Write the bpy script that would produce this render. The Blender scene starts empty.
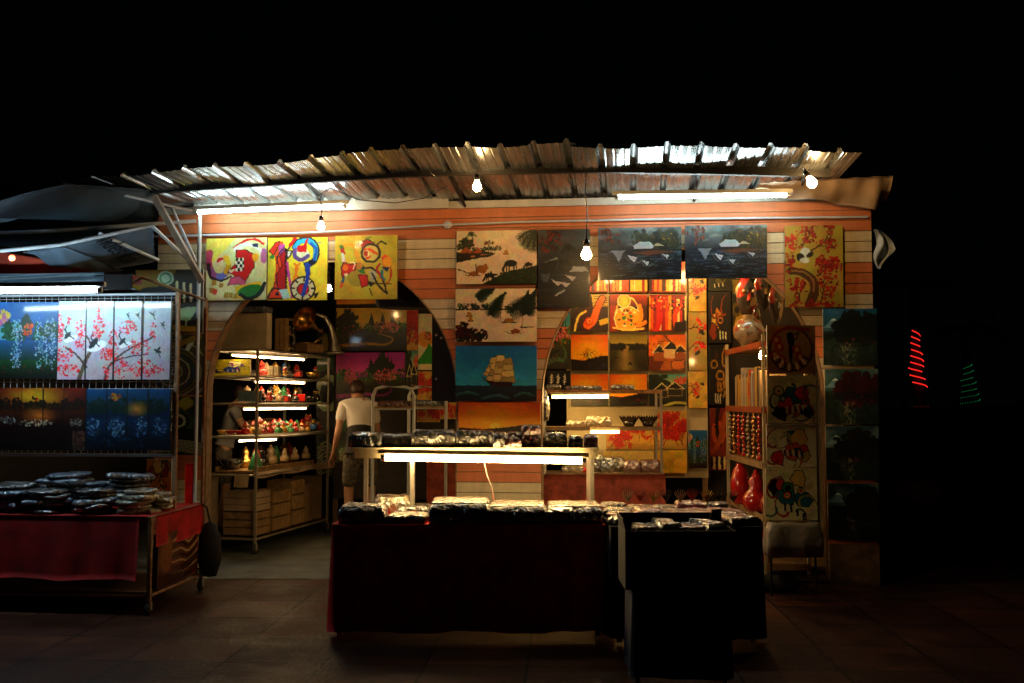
import bpy, math, random
import numpy as np
from mathutils import Vector, Matrix, Euler
R = math.radians
C = bpy.context.scene.collection
SC = bpy.context.scene
random.seed(7)

# ------------------------------------------------------------------ camera, world, exposure
H, F, TILT = 1.55, 995.6, R(3.36)
cd = bpy.data.cameras.new('camera'); cam = bpy.data.objects.new('camera', cd); C.objects.link(cam)
cam.location = (0, 0, H); cam.rotation_euler = (R(90) + TILT, 0, 0)
cd.lens = 35; cd.sensor_width = 36; cd.clip_start = .05; cd.clip_end = 2000
SC.camera = cam
W = bpy.data.worlds.new('World'); SC.world = W; W.use_nodes = True
nt = W.node_tree; bg = nt.nodes['Background']
bg.inputs[0].default_value = (.30, .42, .60, 1); bg.inputs[1].default_value = .0006   # moonless night sky
SC.view_settings.view_transform = 'Standard'; SC.view_settings.look = 'None'
SC.view_settings.exposure = .65; SC.view_settings.gamma = 1; SC.view_settings.use_curve_mapping = False
SC.render.engine = 'CYCLES'
SC.cycles.use_denoising = True; SC.cycles.max_bounces = 6; SC.cycles.glossy_bounces = 3
SC.cycles.diffuse_bounces = 3; SC.cycles.sample_clamp_indirect = 3; SC.cycles.caustics_reflective = False
SC.cycles.caustics_refractive = False
E_WHITE, E_SIDE, E_BULB, E_TABLE, E_RACK, E_SHELF = 34, 54, 130, 50, 38, 56

# ------------------------------------------------------------------ projection helpers
def ray(px, py):
    a = (px - 512) / F; b = (341.5 - py) / F
    return Vector((a, math.cos(TILT) - b * math.sin(TILT), math.sin(TILT) + b * math.cos(TILT)))
def at(px, py, Y):
    d = ray(px, py); return Vector((0, 0, H)) + d * (Y / d.y)
class Frame:
    def __init__(s, x, y, yaw):
        s.o = Vector((x, y, 0)); s.yaw = yaw
        s.ex = Vector((math.cos(yaw), math.sin(yaw), 0)); s.ey = Vector((-math.sin(yaw), math.cos(yaw), 0))
    def hit(s, px, py, off=0):          # pixel -> (u, z) on the local plane y = off
        d = ray(px, py); p0 = Vector((0, 0, H)); o = s.o + s.ey * off
        t = (o - p0).dot(s.ey) / d.dot(s.ey); p = p0 + d * t
        return (p - s.o).dot(s.ex), p.z
    def w(s, u, v, z=0): return s.o + s.ex * u + s.ey * v + Vector((0, 0, z))
FY = math.atan2(-.75, 6.39)
FAC = Frame(-3.30, 9.2, FY)

# ------------------------------------------------------------------ materials
MATS = {}
def s2l(c): return tuple(((x / 12.92) if x <= .04045 else ((x + .055) / 1.055) ** 2.4) for x in c)
def mat(name, col, rough=.6, metal=0, coat=0, bump=None, var=.25, vs=6, emit=None, strength=0, trans=0, sheen=0, crough=.05, alpha=1):
    if name in MATS: return MATS[name]
    m = bpy.data.materials.new(name); m.use_nodes = True; n = m.node_tree; b = n.nodes['Principled BSDF']
    b.inputs['Base Color'].default_value = (*col, 1); b.inputs['Roughness'].default_value = rough
    b.inputs['Metallic'].default_value = metal; b.inputs['Coat Weight'].default_value = coat
    b.inputs['Coat Roughness'].default_value = crough
    b.inputs['Transmission Weight'].default_value = trans; b.inputs['Sheen Weight'].default_value = sheen
    b.inputs['Alpha'].default_value = alpha
    tc = n.nodes.new('ShaderNodeTexCoord')
    if var:
        no = n.nodes.new('ShaderNodeTexNoise'); no.inputs['Scale'].default_value = vs; no.inputs['Detail'].default_value = 6
        n.links.new(tc.outputs['Object'], no.inputs['Vector'])
        mp = n.nodes.new('ShaderNodeMapRange'); mp.inputs[1].default_value = .3; mp.inputs[2].default_value = .7
        mp.inputs[3].default_value = 1 - var; mp.inputs[4].default_value = 1 + var
        n.links.new(no.outputs[0], mp.inputs[0])
        mx = n.nodes.new('ShaderNodeVectorMath'); mx.operation = 'SCALE'; mx.inputs[0].default_value = col
        n.links.new(mp.outputs[0], mx.inputs['Scale']); n.links.new(mx.outputs[0], b.inputs['Base Color'])
    if bump:
        no2 = n.nodes.new('ShaderNodeTexNoise'); no2.inputs['Scale'].default_value = bump[0]; no2.inputs['Detail'].default_value = 5
        no2.inputs['Distortion'].default_value = bump[2] if len(bump) > 2 else 0
        bp = n.nodes.new('ShaderNodeBump'); bp.inputs['Strength'].default_value = bump[1]; bp.inputs['Distance'].default_value = .02
        n.links.new(tc.outputs['Object'], no2.inputs['Vector']); n.links.new(no2.outputs[0], bp.inputs['Height'])
        n.links.new(bp.outputs[0], b.inputs['Normal'])
        if coat: n.links.new(bp.outputs[0], b.inputs['Coat Normal'])
    if emit:
        b.inputs['Emission Color'].default_value = (*emit, 1); b.inputs['Emission Strength'].default_value = strength
    MATS[name] = m; return m
def board_mat(name, col):    # painted siding: every board a little different, streaks and grime
    m = mat(name, col, .5, var=0); n = m.node_tree; b = n.nodes['Principled BSDF']; L = n.links.new
    tc = n.nodes.new('ShaderNodeTexCoord'); sp = n.nodes.new('ShaderNodeSeparateXYZ'); L(tc.outputs['Object'], sp.inputs[0])
    dv = n.nodes.new('ShaderNodeMath'); dv.operation = 'DIVIDE'; dv.inputs[1].default_value = .0905; L(sp.outputs[2], dv.inputs[0]); fl = n.nodes.new('ShaderNodeMath'); fl.operation = 'FLOOR'; L(dv.outputs[0], fl.inputs[0])
    wn = n.nodes.new('ShaderNodeTexWhiteNoise'); wn.noise_dimensions = '1D'; L(fl.outputs[0], wn.inputs['W'])
    mp = n.nodes.new('ShaderNodeMapping'); mp.inputs['Scale'].default_value = (5, 1, 1.2); L(tc.outputs['Object'], mp.inputs[0]); st = n.nodes.new('ShaderNodeTexNoise'); st.inputs['Scale'].default_value = 2; st.inputs['Detail'].default_value = 9; st.inputs['Roughness'].default_value = .7; L(mp.outputs[0], st.inputs[0])
    gr = n.nodes.new('ShaderNodeMapping'); gr.inputs['Scale'].default_value = (1, 1, 14); L(tc.outputs['Object'], gr.inputs[0]); g2 = n.nodes.new('ShaderNodeTexNoise'); g2.inputs['Scale'].default_value = 6; g2.inputs['Detail'].default_value = 6; L(gr.outputs[0], g2.inputs[0])
    r1 = n.nodes.new('ShaderNodeMapRange'); r1.inputs[3].default_value = .82; r1.inputs[4].default_value = 1.12; L(wn.outputs[0], r1.inputs[0])
    r2 = n.nodes.new('ShaderNodeMapRange'); r2.inputs[1].default_value = .32; r2.inputs[2].default_value = .62; r2.inputs[3].default_value = .82; r2.inputs[4].default_value = 1.08; L(st.outputs[0], r2.inputs[0])
    r3 = n.nodes.new('ShaderNodeMapRange'); r3.inputs[1].default_value = .3; r3.inputs[2].default_value = .7; r3.inputs[3].default_value = .88; r3.inputs[4].default_value = 1.08; L(g2.outputs[0], r3.inputs[0])
    a = n.nodes.new('ShaderNodeMath'); a.operation = 'MULTIPLY'; L(r1.outputs[0], a.inputs[0]); L(r2.outputs[0], a.inputs[1]); c = n.nodes.new('ShaderNodeMath'); c.operation = 'MULTIPLY'; L(a.outputs[0], c.inputs[0]); L(r3.outputs[0], c.inputs[1])
    vm = n.nodes.new('ShaderNodeVectorMath'); vm.operation = 'SCALE'; vm.inputs[0].default_value = col; L(c.outputs[0], vm.inputs['Scale']); L(vm.outputs[0], b.inputs['Base Color'])
    bp = n.nodes.new('ShaderNodeBump'); bp.inputs['Strength'].default_value = .2; bp.inputs['Distance'].default_value = .004; L(g2.outputs[0], bp.inputs['Height']); L(bp.outputs[0], b.inputs['Normal']); return m
def zinc_mat():              # galvanised sheet with long streaks down the slope
    m = mat('galvanised_sheet', (.5, .5, .49), .3, metal=.92, var=0); n = m.node_tree; b = n.nodes['Principled BSDF']; L = n.links.new
    tc = n.nodes.new('ShaderNodeTexCoord'); mp = n.nodes.new('ShaderNodeMapping'); mp.inputs['Scale'].default_value = (7, .6, 1); L(tc.outputs['Object'], mp.inputs[0]); no = n.nodes.new('ShaderNodeTexNoise'); no.inputs['Scale'].default_value = 2.5; no.inputs['Detail'].default_value = 7; L(mp.outputs[0], no.inputs[0])
    r = n.nodes.new('ShaderNodeMapRange'); r.inputs[1].default_value = .35; r.inputs[2].default_value = .68; r.inputs[3].default_value = .20; r.inputs[4].default_value = .36; L(no.outputs[0], r.inputs[0]); L(r.outputs[0], b.inputs['Roughness'])
    cr = n.nodes.new('ShaderNodeValToRGB'); cr.color_ramp.elements[0].position = .36; cr.color_ramp.elements[0].color = (.34, .38, .41, 1); cr.color_ramp.elements[1].position = .64; cr.color_ramp.elements[1].color = (.20, .22, .24, 1); L(no.outputs[0], cr.inputs[0]); L(cr.outputs[0], b.inputs['Base Color'])
    n2 = n.nodes.new('ShaderNodeTexNoise'); n2.inputs['Scale'].default_value = 7; L(tc.outputs['Object'], n2.inputs[0]); bp = n.nodes.new('ShaderNodeBump'); bp.inputs['Strength'].default_value = .06; bp.inputs['Distance'].default_value = .02; L(n2.outputs[0], bp.inputs['Height']); L(bp.outputs[0], b.inputs['Normal']); return m
def paint_mat(name, rough, coat):
    m = bpy.data.materials.new(name); m.use_nodes = True; n = m.node_tree; b = n.nodes['Principled BSDF']
    at_ = n.nodes.new('ShaderNodeVertexColor'); at_.layer_name = 'paint'
    n.links.new(at_.outputs[0], b.inputs['Base Color'])
    b.inputs['Roughness'].default_value = rough; b.inputs['Coat Weight'].default_value = coat; b.inputs['Coat Roughness'].default_value = .08
    tc = n.nodes.new('ShaderNodeTexCoord'); no = n.nodes.new('ShaderNodeTexNoise'); no.inputs['Scale'].default_value = 90
    no.inputs['Detail'].default_value = 4
    bp = n.nodes.new('ShaderNodeBump'); bp.inputs['Strength'].default_value = .25; bp.inputs['Distance'].default_value = .003
    n.links.new(tc.outputs['Object'], no.inputs['Vector']); n.links.new(no.outputs[0], bp.inputs['Height']); n.links.new(bp.outputs[0], b.inputs['Normal'])
    MATS[name] = m; return m
paint_mat('oil_paint', .55, .12); paint_mat('lacquer', .42, .45)
def film_mat(name, col):     # goods seen through crumpled clear film: sharp ridges in the coat
    m = mat(name, col, .3, coat=1, crough=.10, var=.8, vs=22); n = m.node_tree; b = n.nodes['Principled BSDF']; L = n.links.new
    b.inputs['Specular IOR Level'].default_value = .9; tc = n.nodes.new('ShaderNodeTexCoord'); w = n.nodes.new('ShaderNodeTexNoise'); w.inputs['Scale'].default_value = 7; w.inputs['Detail'].default_value = 3
    mx = n.nodes.new('ShaderNodeMix'); mx.data_type = 'VECTOR'; mx.inputs[0].default_value = .12; L(tc.outputs['Object'], w.inputs[0]); L(tc.outputs['Object'], mx.inputs[4]); L(w.outputs[1], mx.inputs[5])
    v = n.nodes.new('ShaderNodeTexVoronoi'); v.feature = 'F1'; v.inputs['Scale'].default_value = 26; L(mx.outputs[1], v.inputs[0])
    n2 = n.nodes.new('ShaderNodeTexNoise'); n2.inputs['Scale'].default_value = 45; n2.inputs['Detail'].default_value = 3; n2.inputs['Distortion'].default_value = 2; L(tc.outputs['Object'], n2.inputs[0])
    ad = n.nodes.new('ShaderNodeMath'); ad.operation = 'MULTIPLY_ADD'; ad.inputs[1].default_value = .35; L(n2.outputs[0], ad.inputs[0]); L(v.outputs[0], ad.inputs[2])
    b.inputs['Coat IOR'].default_value = 2.1; b.inputs['IOR'].default_value = 1.7
    bp = n.nodes.new('ShaderNodeBump'); bp.inputs['Strength'].default_value = 1; bp.inputs['Distance'].default_value = .016; L(ad.outputs[0], bp.inputs['Height'])
    L(bp.outputs[0], b.inputs['Normal']); L(bp.outputs[0], b.inputs['Coat Normal']); return m
M = dict(
 orange=board_mat('orange_board', (.68, .19, .06)),
 cream=board_mat('cream_board', (.70, .57, .35)),
 white=mat('white_paint', (.62, .60, .52), .5, var=.15),
 zinc=zinc_mat(),
 beam=mat('dark_steel', (.010, .009, .008), .6, var=.4),
 wood=mat('old_wood', (.22, .13, .06), .6, var=.4, vs=12, bump=(30, .2)),
 palewood=mat('pale_wood', (.31, .19, .08), .6, var=.35, vs=14, bump=(40, .2)),
 pipe=mat('pvc_pipe', (.55, .58, .60), .35, var=.1),
 chrome=mat('tube_metal', (.55, .50, .42), .35, metal=.6, var=.25),
 rust=mat('rusty_tube', (.34, .18, .09), .5, metal=.3, var=.4, vs=20),
 black=mat('black_paint', (.012, .012, .012), .45, var=.3),
 blackcloth=mat('black_cloth', (.012, .011, .012), .9, var=.4),
 redcloth=mat('dark_red_cloth', (.72, .006, .005), .85, var=.35, vs=10),
 redcloth3=mat('stall_red_cloth', (.36, .003, .002), .85, var=.4, vs=8),
 redcloth2=mat('rust_cloth', (.30, .05, .025), .85, var=.45, vs=14),
 film=film_mat('plastic_film_dark', (.05, .042, .036)),
 film2=film_mat('plastic_film_red', (.12, .018, .016)),
 film3=film_mat('plastic_film_pale', (.26, .21, .13)),
 film4=film_mat('plastic_film_blue', (.07, .10, .15)),
 filmpink=film_mat('plastic_film_pink', (.30, .06, .10)),
 card=mat('cardboard', (.26, .16, .08), .85, var=.2, vs=8),
 cardw=mat('pale_card', (.45, .38, .26), .8, var=.2, vs=8),
 gold=mat('brass', (.60, .36, .10), .3, metal=1, var=.4, vs=18),
 silver=mat('worn_silver', (.45, .44, .42), .32, metal=.9, var=.4, vs=8),
 redl=mat('red_lacquer', (.55, .015, .01), .15, coat=1, var=.1),
 redm=mat('red_figurine', (.36, .022, .012), .3, coat=.5, var=.3),
 greenf=mat('green_figurine', (.03, .22, .07), .35, coat=.5, var=.4),
 yellowf=mat('yellow_figurine', (.60, .33, .05), .35, coat=.5, var=.4),
 creamf=mat('cream_figurine', (.36, .25, .13), .35, coat=.4, var=.4),
 bluef=mat('blue_figurine', (.03, .10, .28), .35, coat=.5, var=.4),
 blackf=mat('black_lacquer', (.012, .01, .01), .15, coat=1, var=.2),
 tarp=mat('blue_grey_tarpaulin', (.11, .16, .21), .55, var=.4, vs=3, bump=(5, .3)),
 tarpd=mat('dark_green_tarpaulin', (.010, .024, .034), .6, var=.4, vs=3, bump=(5, .3)),
 tarpr=mat('red_tarpaulin', (.36, .045, .02), .6, var=.3, vs=3),
 tarpb=mat('beige_tarpaulin', (.42, .30, .20), .7, var=.3, vs=4, bump=(6, .4)),
 tarpw=mat('white_tarpaulin', (.40, .46, .52), .6, var=.35, vs=5, bump=(6, .3)),
 dimshirt=mat('dimmed_white_cotton', (.16, .155, .15), .9, var=.15),  # white cotton with the dim light behind the rack put into its colour
 skin=mat('skin', (.40, .20, .11), .5, var=.12),
 shirt=mat('white_cotton', (.68, .64, .58), .9, var=.1),
 hair=mat('brown_hair', (.035, .015, .008), .5, var=.4, vs=60),
 shorts=mat('patterned_cloth', (.09, .075, .05), .9, var=.8, vs=30),
 rubber=mat('rubber', (.015, .015, .015), .7, var=.2),
 navy=mat('navy_cloth', (.008, .012, .04), .8, var=.3),
 grid=mat('white_wire', (.50, .52, .54), .4, metal=.3, var=.1),
 bag=mat('white_plastic_bag', (.35, .33, .28), .35, coat=.6, var=.3, bump=(8, .8, 1)),
 sack=mat('grey_sack', (.12, .13, .11), .8, var=.4, vs=10, bump=(10, .5)),
 interior=mat('dark_wall', (.02, .014, .010), .8, var=.3),
 board=mat('cream_display_board', (.55, .46, .28), .6, var=.12),
 leaf=mat('leaf', (.02, .05, .015), .6, var=.4),
 bark=mat('bark', (.06, .045, .03), .9, var=.4, vs=15),
 carp=mat('silver_car_paint', (.30, .31, .32), .3, metal=.5, coat=1, var=.05),
 glassd=mat('dark_glass', (.01, .012, .014), .05, coat=1, var=0),
 blackletter=mat('black_ink', (.01, .01, .012), .6, var=0),
)
def patchwork(name, cols, sc=9):     # hand painted facets, for the lacquered masks and vase
    m = bpy.data.materials.new(name); m.use_nodes = True; n = m.node_tree; b = n.nodes['Principled BSDF']; L = n.links.new
    tc = n.nodes.new('ShaderNodeTexCoord'); v = n.nodes.new('ShaderNodeTexVoronoi'); v.inputs['Scale'].default_value = sc; L(tc.outputs['Object'], v.inputs[0])
    s = n.nodes.new('ShaderNodeSeparateColor'); L(v.outputs['Color'], s.inputs[0]); r = n.nodes.new('ShaderNodeValToRGB'); r.color_ramp.interpolation = 'CONSTANT'
    for i, c in enumerate(cols):
        e = r.color_ramp.elements[i] if i < 2 else r.color_ramp.elements.new(i / len(cols)); e.position = i / len(cols); e.color = (*c, 1)
    L(s.outputs[0], r.inputs[0]); L(r.outputs[0], b.inputs['Base Color']); b.inputs['Roughness'].default_value = .25; b.inputs['Coat Weight'].default_value = 1; MATS[name] = m; return m
M['patch'] = patchwork('painted_facets', [(.5, .04, .02), (.02, .02, .02), (.10, .30, .25), (.5, .38, .18), (.3, .02, .02), (.06, .05, .04), (.45, .25, .06)])
M['patch2'] = patchwork('painted_flowers', [(.40, .28, .14), (.45, .10, .04), (.42, .30, .16), (.20, .12, .06), (.5, .34, .18)], 22)
def emitter(name, col, st): return mat(name, (.8, .8, .8), .4, var=0, emit=col, strength=st)
EM = dict(white=emitter('fluorescent_white', (.80, 1.0, .97), E_WHITE), side=emitter('fluorescent_cold', (.62, .86, 1.0), E_SIDE),
 bulb=emitter('bulb_glow', (1, .58, .21), E_BULB), table=emitter('fluorescent_warm', (1, .68, .28), E_TABLE),
 rack=emitter('fluorescent_rack', (1, .64, .30), E_RACK), shelf=emitter('fluorescent_shelf', (1, .60, .17), E_SHELF),
 red=emitter('red_led', (1, .02, .015), .75), green=emitter('green_led', (.02, .8, .2), .16))

# ------------------------------------------------------------------ mesh builder
class MB:
    def __init__(s): s.v = []; s.f = []; s.m = []; s.sm = []
    def add(s, vs, fs, mi=0, smooth=False, X=None):
        k = len(s.v)
        s.v += [tuple(X @ Vector(v)) if X else tuple(v) for v in vs]
        for f in fs: s.f.append(tuple(i + k for i in f)); s.m.append(mi); s.sm.append(smooth)
        return s
    def box(s, c, d, rot=(0, 0, 0), mi=0, bev=0):
        X = Matrix.Translation(c) @ Euler(rot).to_matrix().to_4x4(); x, y, z = d[0] / 2, d[1] / 2, d[2] / 2
        if bev <= 0:
            vs = [(i * x, j * y, k * z) for i in (-1, 1) for j in (-1, 1) for k in (-1, 1)]
            return s.add(vs, [(0, 1, 3, 2), (4, 6, 7, 5), (0, 4, 5, 1), (2, 3, 7, 6), (0, 2, 6, 4), (1, 5, 7, 3)], mi, False, X)
        b = min(bev, x * .9, y * .9, z * .9)       # chamfered horizontally and vertically
        rings = []
        for zz, ins in ((-z, b), (-z + b, 0), (z - b, 0), (z, b)):
            xx, yy = x - ins, y - ins; rings.append([(xx - b * .6, -yy, zz), (xx, -yy + b * .6, zz), (xx, yy - b * .6, zz), (xx - b * .6, yy, zz), (-xx + b * .6, yy, zz), (-xx, yy - b * .6, zz), (-xx, -yy + b * .6, zz), (-xx + b * .6, -yy, zz)])
        vs = [p for r in rings for p in r]; fs = [(k * 8 + i, k * 8 + (i + 1) % 8, k * 8 + 8 + (i + 1) % 8, k * 8 + 8 + i) for k in range(3) for i in range(8)]
        fs += [tuple(range(7, -1, -1)), tuple(range(24, 32))]
        return s.add(vs, fs, mi, False, X)
    def tube(s, pts, r, n=8, mi=0, smooth=True, cap=True):
        pts = [Vector(p) for p in pts]; vs = []; k = len(pts)
        rr = r if isinstance(r, (list, tuple)) else [r] * k
        up = None
        for i, p in enumerate(pts):
            t = (pts[min(i + 1, k - 1)] - pts[max(i - 1, 0)]).normalized()
            if up is None: up = Vector((0, 0, 1)) if abs(t.z) < .9 else Vector((1, 0, 0))
            a = t.cross(up).normalized(); b = t.cross(a).normalized(); up = -b if False else b.cross(t).cross(t) * 0 + up
            for j in range(n):
                q = 2 * math.pi * j / n; vs.append(p + (a * math.cos(q) + b * math.sin(q)) * rr[i])
        fs = [(i * n + j, i * n + (j + 1) % n, (i + 1) * n + (j + 1) % n, (i + 1) * n + j) for i in range(k - 1) for j in range(n)]
        s.add(vs, fs, mi, smooth)
        if cap: s.add([vs[j] for j in range(n)], [tuple(range(n))], mi); s.add([vs[(k - 1) * n + j] for j in range(n)], [tuple(range(n))], mi)
        return s
    def lathe(s, prof, n=16, c=(0, 0, 0), mi=0, X=None, sx=1, sy=1):
        T = Matrix.Translation(c) @ (X or Matrix.Identity(4))
        vs = [(r * math.cos(2 * math.pi * j / n) * sx, r * math.sin(2 * math.pi * j / n) * sy, z) for r, z in prof for j in range(n)]
        fs = [(i * n + j, i * n + (j + 1) % n, (i + 1) * n + (j + 1) % n, (i + 1) * n + j) for i in range(len(prof) - 1) for j in range(n)]
        return s.add(vs, fs, mi, True, T)
    def ball(s, c, r, n=12, mi=0, sc=(1, 1, 1)):
        pr = [(max(1e-4, math.sin(math.pi * i / 8)) * r, -math.cos(math.pi * i / 8) * r * sc[2]) for i in range(9)]
        return s.lathe(pr, n, c, mi, None, sc[0], sc[1])
    def sheet(s, fn, nu, nv, mi=0, thick=0, smooth=True):
        g = [Vector(fn(i / nu, j / nv)) for j in range(nv + 1) for i in range(nu + 1)]; w = nu + 1
        fs = [(j * w + i, j * w + i + 1, (j + 1) * w + i + 1, (j + 1) * w + i) for j in range(nv) for i in range(nu)]
        if not thick: return s.add(g, fs, mi, smooth)
        N = len(g); nn = []
        for j in range(nv + 1):
            for i in range(nu + 1):
                a = g[j * w + min(i + 1, nu)] - g[j * w + max(i - 1, 0)]; b = g[min(j + 1, nv) * w + i] - g[max(j - 1, 0) * w + i]
                q = a.cross(b); nn.append(q.normalized() if q.length > 1e-9 else Vector((0, 0, 1)))
        vs = g + [p + q * thick for p, q in zip(g, nn)]
        ff = fs + [tuple(x + N for x in reversed(f)) for f in fs]
        rim = [i for i in range(w)] + [j * w + nu for j in range(1, nv + 1)] + [nv * w + i for i in range(nu - 1, -1, -1)] + [j * w for j in range(nv - 1, 0, -1)]
        ff += [(rim[k], rim[(k + 1) % len(rim)], rim[(k + 1) % len(rim)] + N, rim[k] + N) for k in range(len(rim))]
        return s.add(vs, ff, mi, smooth)
    def build(s, name, mats, parent=None, loc=(0, 0, 0), rz=0):
        me = bpy.data.meshes.new(name); me.from_pydata([tuple(v) for v in s.v], [], s.f)
        if not isinstance(mats, (list, tuple)): mats = [mats]
        for m in mats: me.materials.append(m)
        me.polygons.foreach_set('material_index', s.m); me.polygons.foreach_set('use_smooth', s.sm)
        me.update(); o = bpy.data.objects.new(name, me); C.objects.link(o)
        if parent: o.parent = parent
        o.location = loc; o.rotation_euler = (0, 0, rz); return o
def tag(o, label, cat, group=None):
    o['label'] = label; o['category'] = cat
    if group: o['group'] = group
    return o
def thing(name, label, cat, loc, rz=0, group=None):
    o = bpy.data.objects.new(name, None); C.objects.link(o); o.location = loc; o.rotation_euler = (0, 0, rz); o.empty_display_size = .1
    return tag(o, label, cat, group)
KIDS = {}
def copy_tree(o, parent=None):
    c = o.copy(); C.objects.link(c); c.parent = parent
    for ch in list(o.children): copy_tree(ch, c)
    return c
ORD = ['first', 'second', 'third', 'fourth', 'fifth', 'sixth', 'seventh', 'eighth', 'ninth', 'tenth', 'eleventh', 'twelfth', 'thirteenth', 'fourteenth', 'fifteenth']

# ------------------------------------------------------------------ a small painter for the pictures that are for sale
def hx(c): return np.array([int(c[i:i + 2], 16) / 255 for i in (0, 2, 4)]) if isinstance(c, str) else np.array(c)
class Pic:
    def __init__(s, asp, h=96, bgc='ffffff', seed=0):
        h = int(h * 1.8); s.a = asp; s.h = h; s.w = max(8, int(h * asp)); s.r = random.Random(seed); s.nr = np.random.RandomState(seed)
        s.U, s.V = np.meshgrid((np.arange(s.w) + .5) / s.w, (np.arange(s.h) + .5) / s.h); s.X = s.U * asp
        s.I = np.ones((s.h, s.w, 3)) * hx(bgc)
    def mask(s, m, c, al=1.0):
        m = np.clip(m, 0, 1)[..., None] * al; s.I = s.I * (1 - m) + hx(c) * m; return s
    def aa(s, d): return np.clip(.5 - d * s.h, 0, 1)
    def grad(s, c0, c1, v0=0, v1=1, over=None):
        t = np.clip((s.V - v0) / (v1 - v0), 0, 1)[..., None]; g = hx(c0) * (1 - t) + hx(c1) * t
        m = ((s.V >= v0) & (s.V <= v1))[..., None] if over is None else over[..., None]
        s.I = np.where(m, g, s.I); return s
    def noise(s, sc=6, oct=4, seed=None, sx=1):
        nr = np.random.RandomState(seed if seed is not None else s.r.randrange(9999)); out = np.zeros((s.h, s.w)); amp = 1; tot = 0
        for o in range(oct):
            nx, ny = max(2, int(sc * s.a * 2 ** o / sx) + 2), max(2, int(sc * 2 ** o) + 2); g = nr.rand(ny, nx)
            x = s.U * (nx - 1.001); y = s.V * (ny - 1.001); i = x.astype(int); j = y.astype(int); fx = x - i; fy = y - j
            fx = fx * fx * (3 - 2 * fx); fy = fy * fy * (3 - 2 * fy)
            out += amp * ((g[j, i] * (1 - fx) + g[j, i + 1] * fx) * (1 - fy) + (g[j + 1, i] * (1 - fx) + g[j + 1, i + 1] * fx) * fy); tot += amp; amp *= .55
        return out / tot
    def tex(s, amt=.2, sc=10, sx=1): s.I = s.I * (1 + (s.noise(sc, 4, None, sx) - .5)[..., None] * 2 * amt); return s
    def ell(s, u, v, ru, rv, c, rot=0, al=1, ring=0):
        x = s.X - u * s.a; y = s.V - v; cr, sr = math.cos(rot), math.sin(rot); p = x * cr + y * sr; q = -x * sr + y * cr
        d = (np.sqrt((p / ru) ** 2 + (q / rv) ** 2) - 1) * min(ru, rv)
        if ring: d = np.abs(d) - ring
        return s.mask(s.aa(d), c, al)
    def poly(s, pts, c, al=1, line=None, lw=.012):
        P = [(p[0] * s.a, p[1]) for p in pts]; ins = np.zeros((s.h, s.w), bool); n = len(P)
        for i in range(n):
            x0, y0 = P[i]; x1, y1 = P[(i + 1) % n]
            if abs(y1 - y0) < 1e-9: continue
            k = ((y0 > s.V) != (y1 > s.V)) & (s.X < (x1 - x0) * (s.V - y0) / (y1 - y0) + x0); ins ^= k
        s.mask(ins.astype(float), c, al)
        if line: s.line(list(pts) + [pts[0]], line, lw)
        return s
    def line(s, pts, c, w=.01, al=1, w1=None):
        n = len(pts) - 1; D = np.full((s.h, s.w), 9.)
        for i in range(n):
            x0, y0 = pts[i][0] * s.a, pts[i][1]; x1, y1 = pts[i + 1][0] * s.a, pts[i + 1][1]; dx, dy = x1 - x0, y1 - y0; L = dx * dx + dy * dy + 1e-9
            t = np.clip(((s.X - x0) * dx + (s.V - y0) * dy) / L, 0, 1)
            ww = w if w1 is None else w + (w1 - w) * (i + t) / n
            D = np.minimum(D, np.hypot(s.X - x0 - t * dx, s.V - y0 - t * dy) - ww)
        return s.mask(s.aa(D), c, al)
    def curve(s, pts, c, w=.01, al=1, w1=None, k=8):      # smooth curve through points
        P = [pts[0]] + list(pts) + [pts[-1]]; out = []
        for i in range(1, len(P) - 2):
            for j in range(k):
                t = j / k; a, b, cc, d = [np.array(P[i + q], float) for q in (-1, 0, 1, 2)]
                out.append(tuple(.5 * (2 * b + (cc - a) * t + (2 * a - 5 * b + 4 * cc - d) * t * t + (3 * b - a - 3 * cc + d) * t ** 3)))
        out.append(P[-1]); return s.line(out, c, w, al, w1)
    def dots(s, u0, v0, u1, v1, n, cs, r=.02, al=.9, shape=None):
        for i in range(n):
            u = s.r.uniform(u0, u1); v = s.r.uniform(v0, v1)
            if shape and not shape(u, v): continue
            s.ell(u, v, r * s.r.uniform(.5, 1.3), r * s.r.uniform(.5, 1.3), s.r.choice(cs), s.r.uniform(0, 3), al)
        return s
    def clump(s, u, v, ru, rv, n, cs, r=.02):
        for i in range(n):
            q = s.r.uniform(0, 6.28); t = s.r.random() ** .6
            s.ell(u + math.cos(q) * t * ru / s.a, v + math.sin(q) * t * rv, r * s.r.uniform(.5, 1.3), r * s.r.uniform(.4, 1), s.r.choice(cs), s.r.uniform(0, 3), .9)
        return s
    def frond(s, u, v, ang, L, c, bend=.6, n=16, w=.012):
        n = int(n * 1.5)
        x, y = u * s.a, v; a = ang; P = []
        for i in range(n):
            P.append((x / s.a, y)); x += math.cos(a) * L / n; y += math.sin(a) * L / n; a += bend / n
            l = L * .38 * math.sin(math.pi * (i + 1) / (n + 1)) ** .7
            for q in (.9, -.9): s.line([(x / s.a, y), ((x + math.cos(a + q) * l) / s.a, y + math.sin(a + q) * l + .3 * l)], c, w * .5, 1, w * .12)
        return s.line(P, c, w)
    def palm(s, u, v, h, c='1a2a10', tr='2a1c10'):
        s.curve([(u, v), (u + .01, v - h * .5), (u - .01, v - h)], tr, .008)
        for a in (-3.0, -2.5, -2.0, -1.4, -.9, -.4, .1, 2.8):
            k = h * .42; dx = math.cos(a) * k / s.a; s.curve([(u - .01, v - h), (u - .01 + dx * .6, v - h + math.sin(a) * k * .7), (u - .01 + dx * 1.15, v - h + math.sin(a) * k * .4 + k * .35)], c, .012, 1, .002)
        return s
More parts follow.
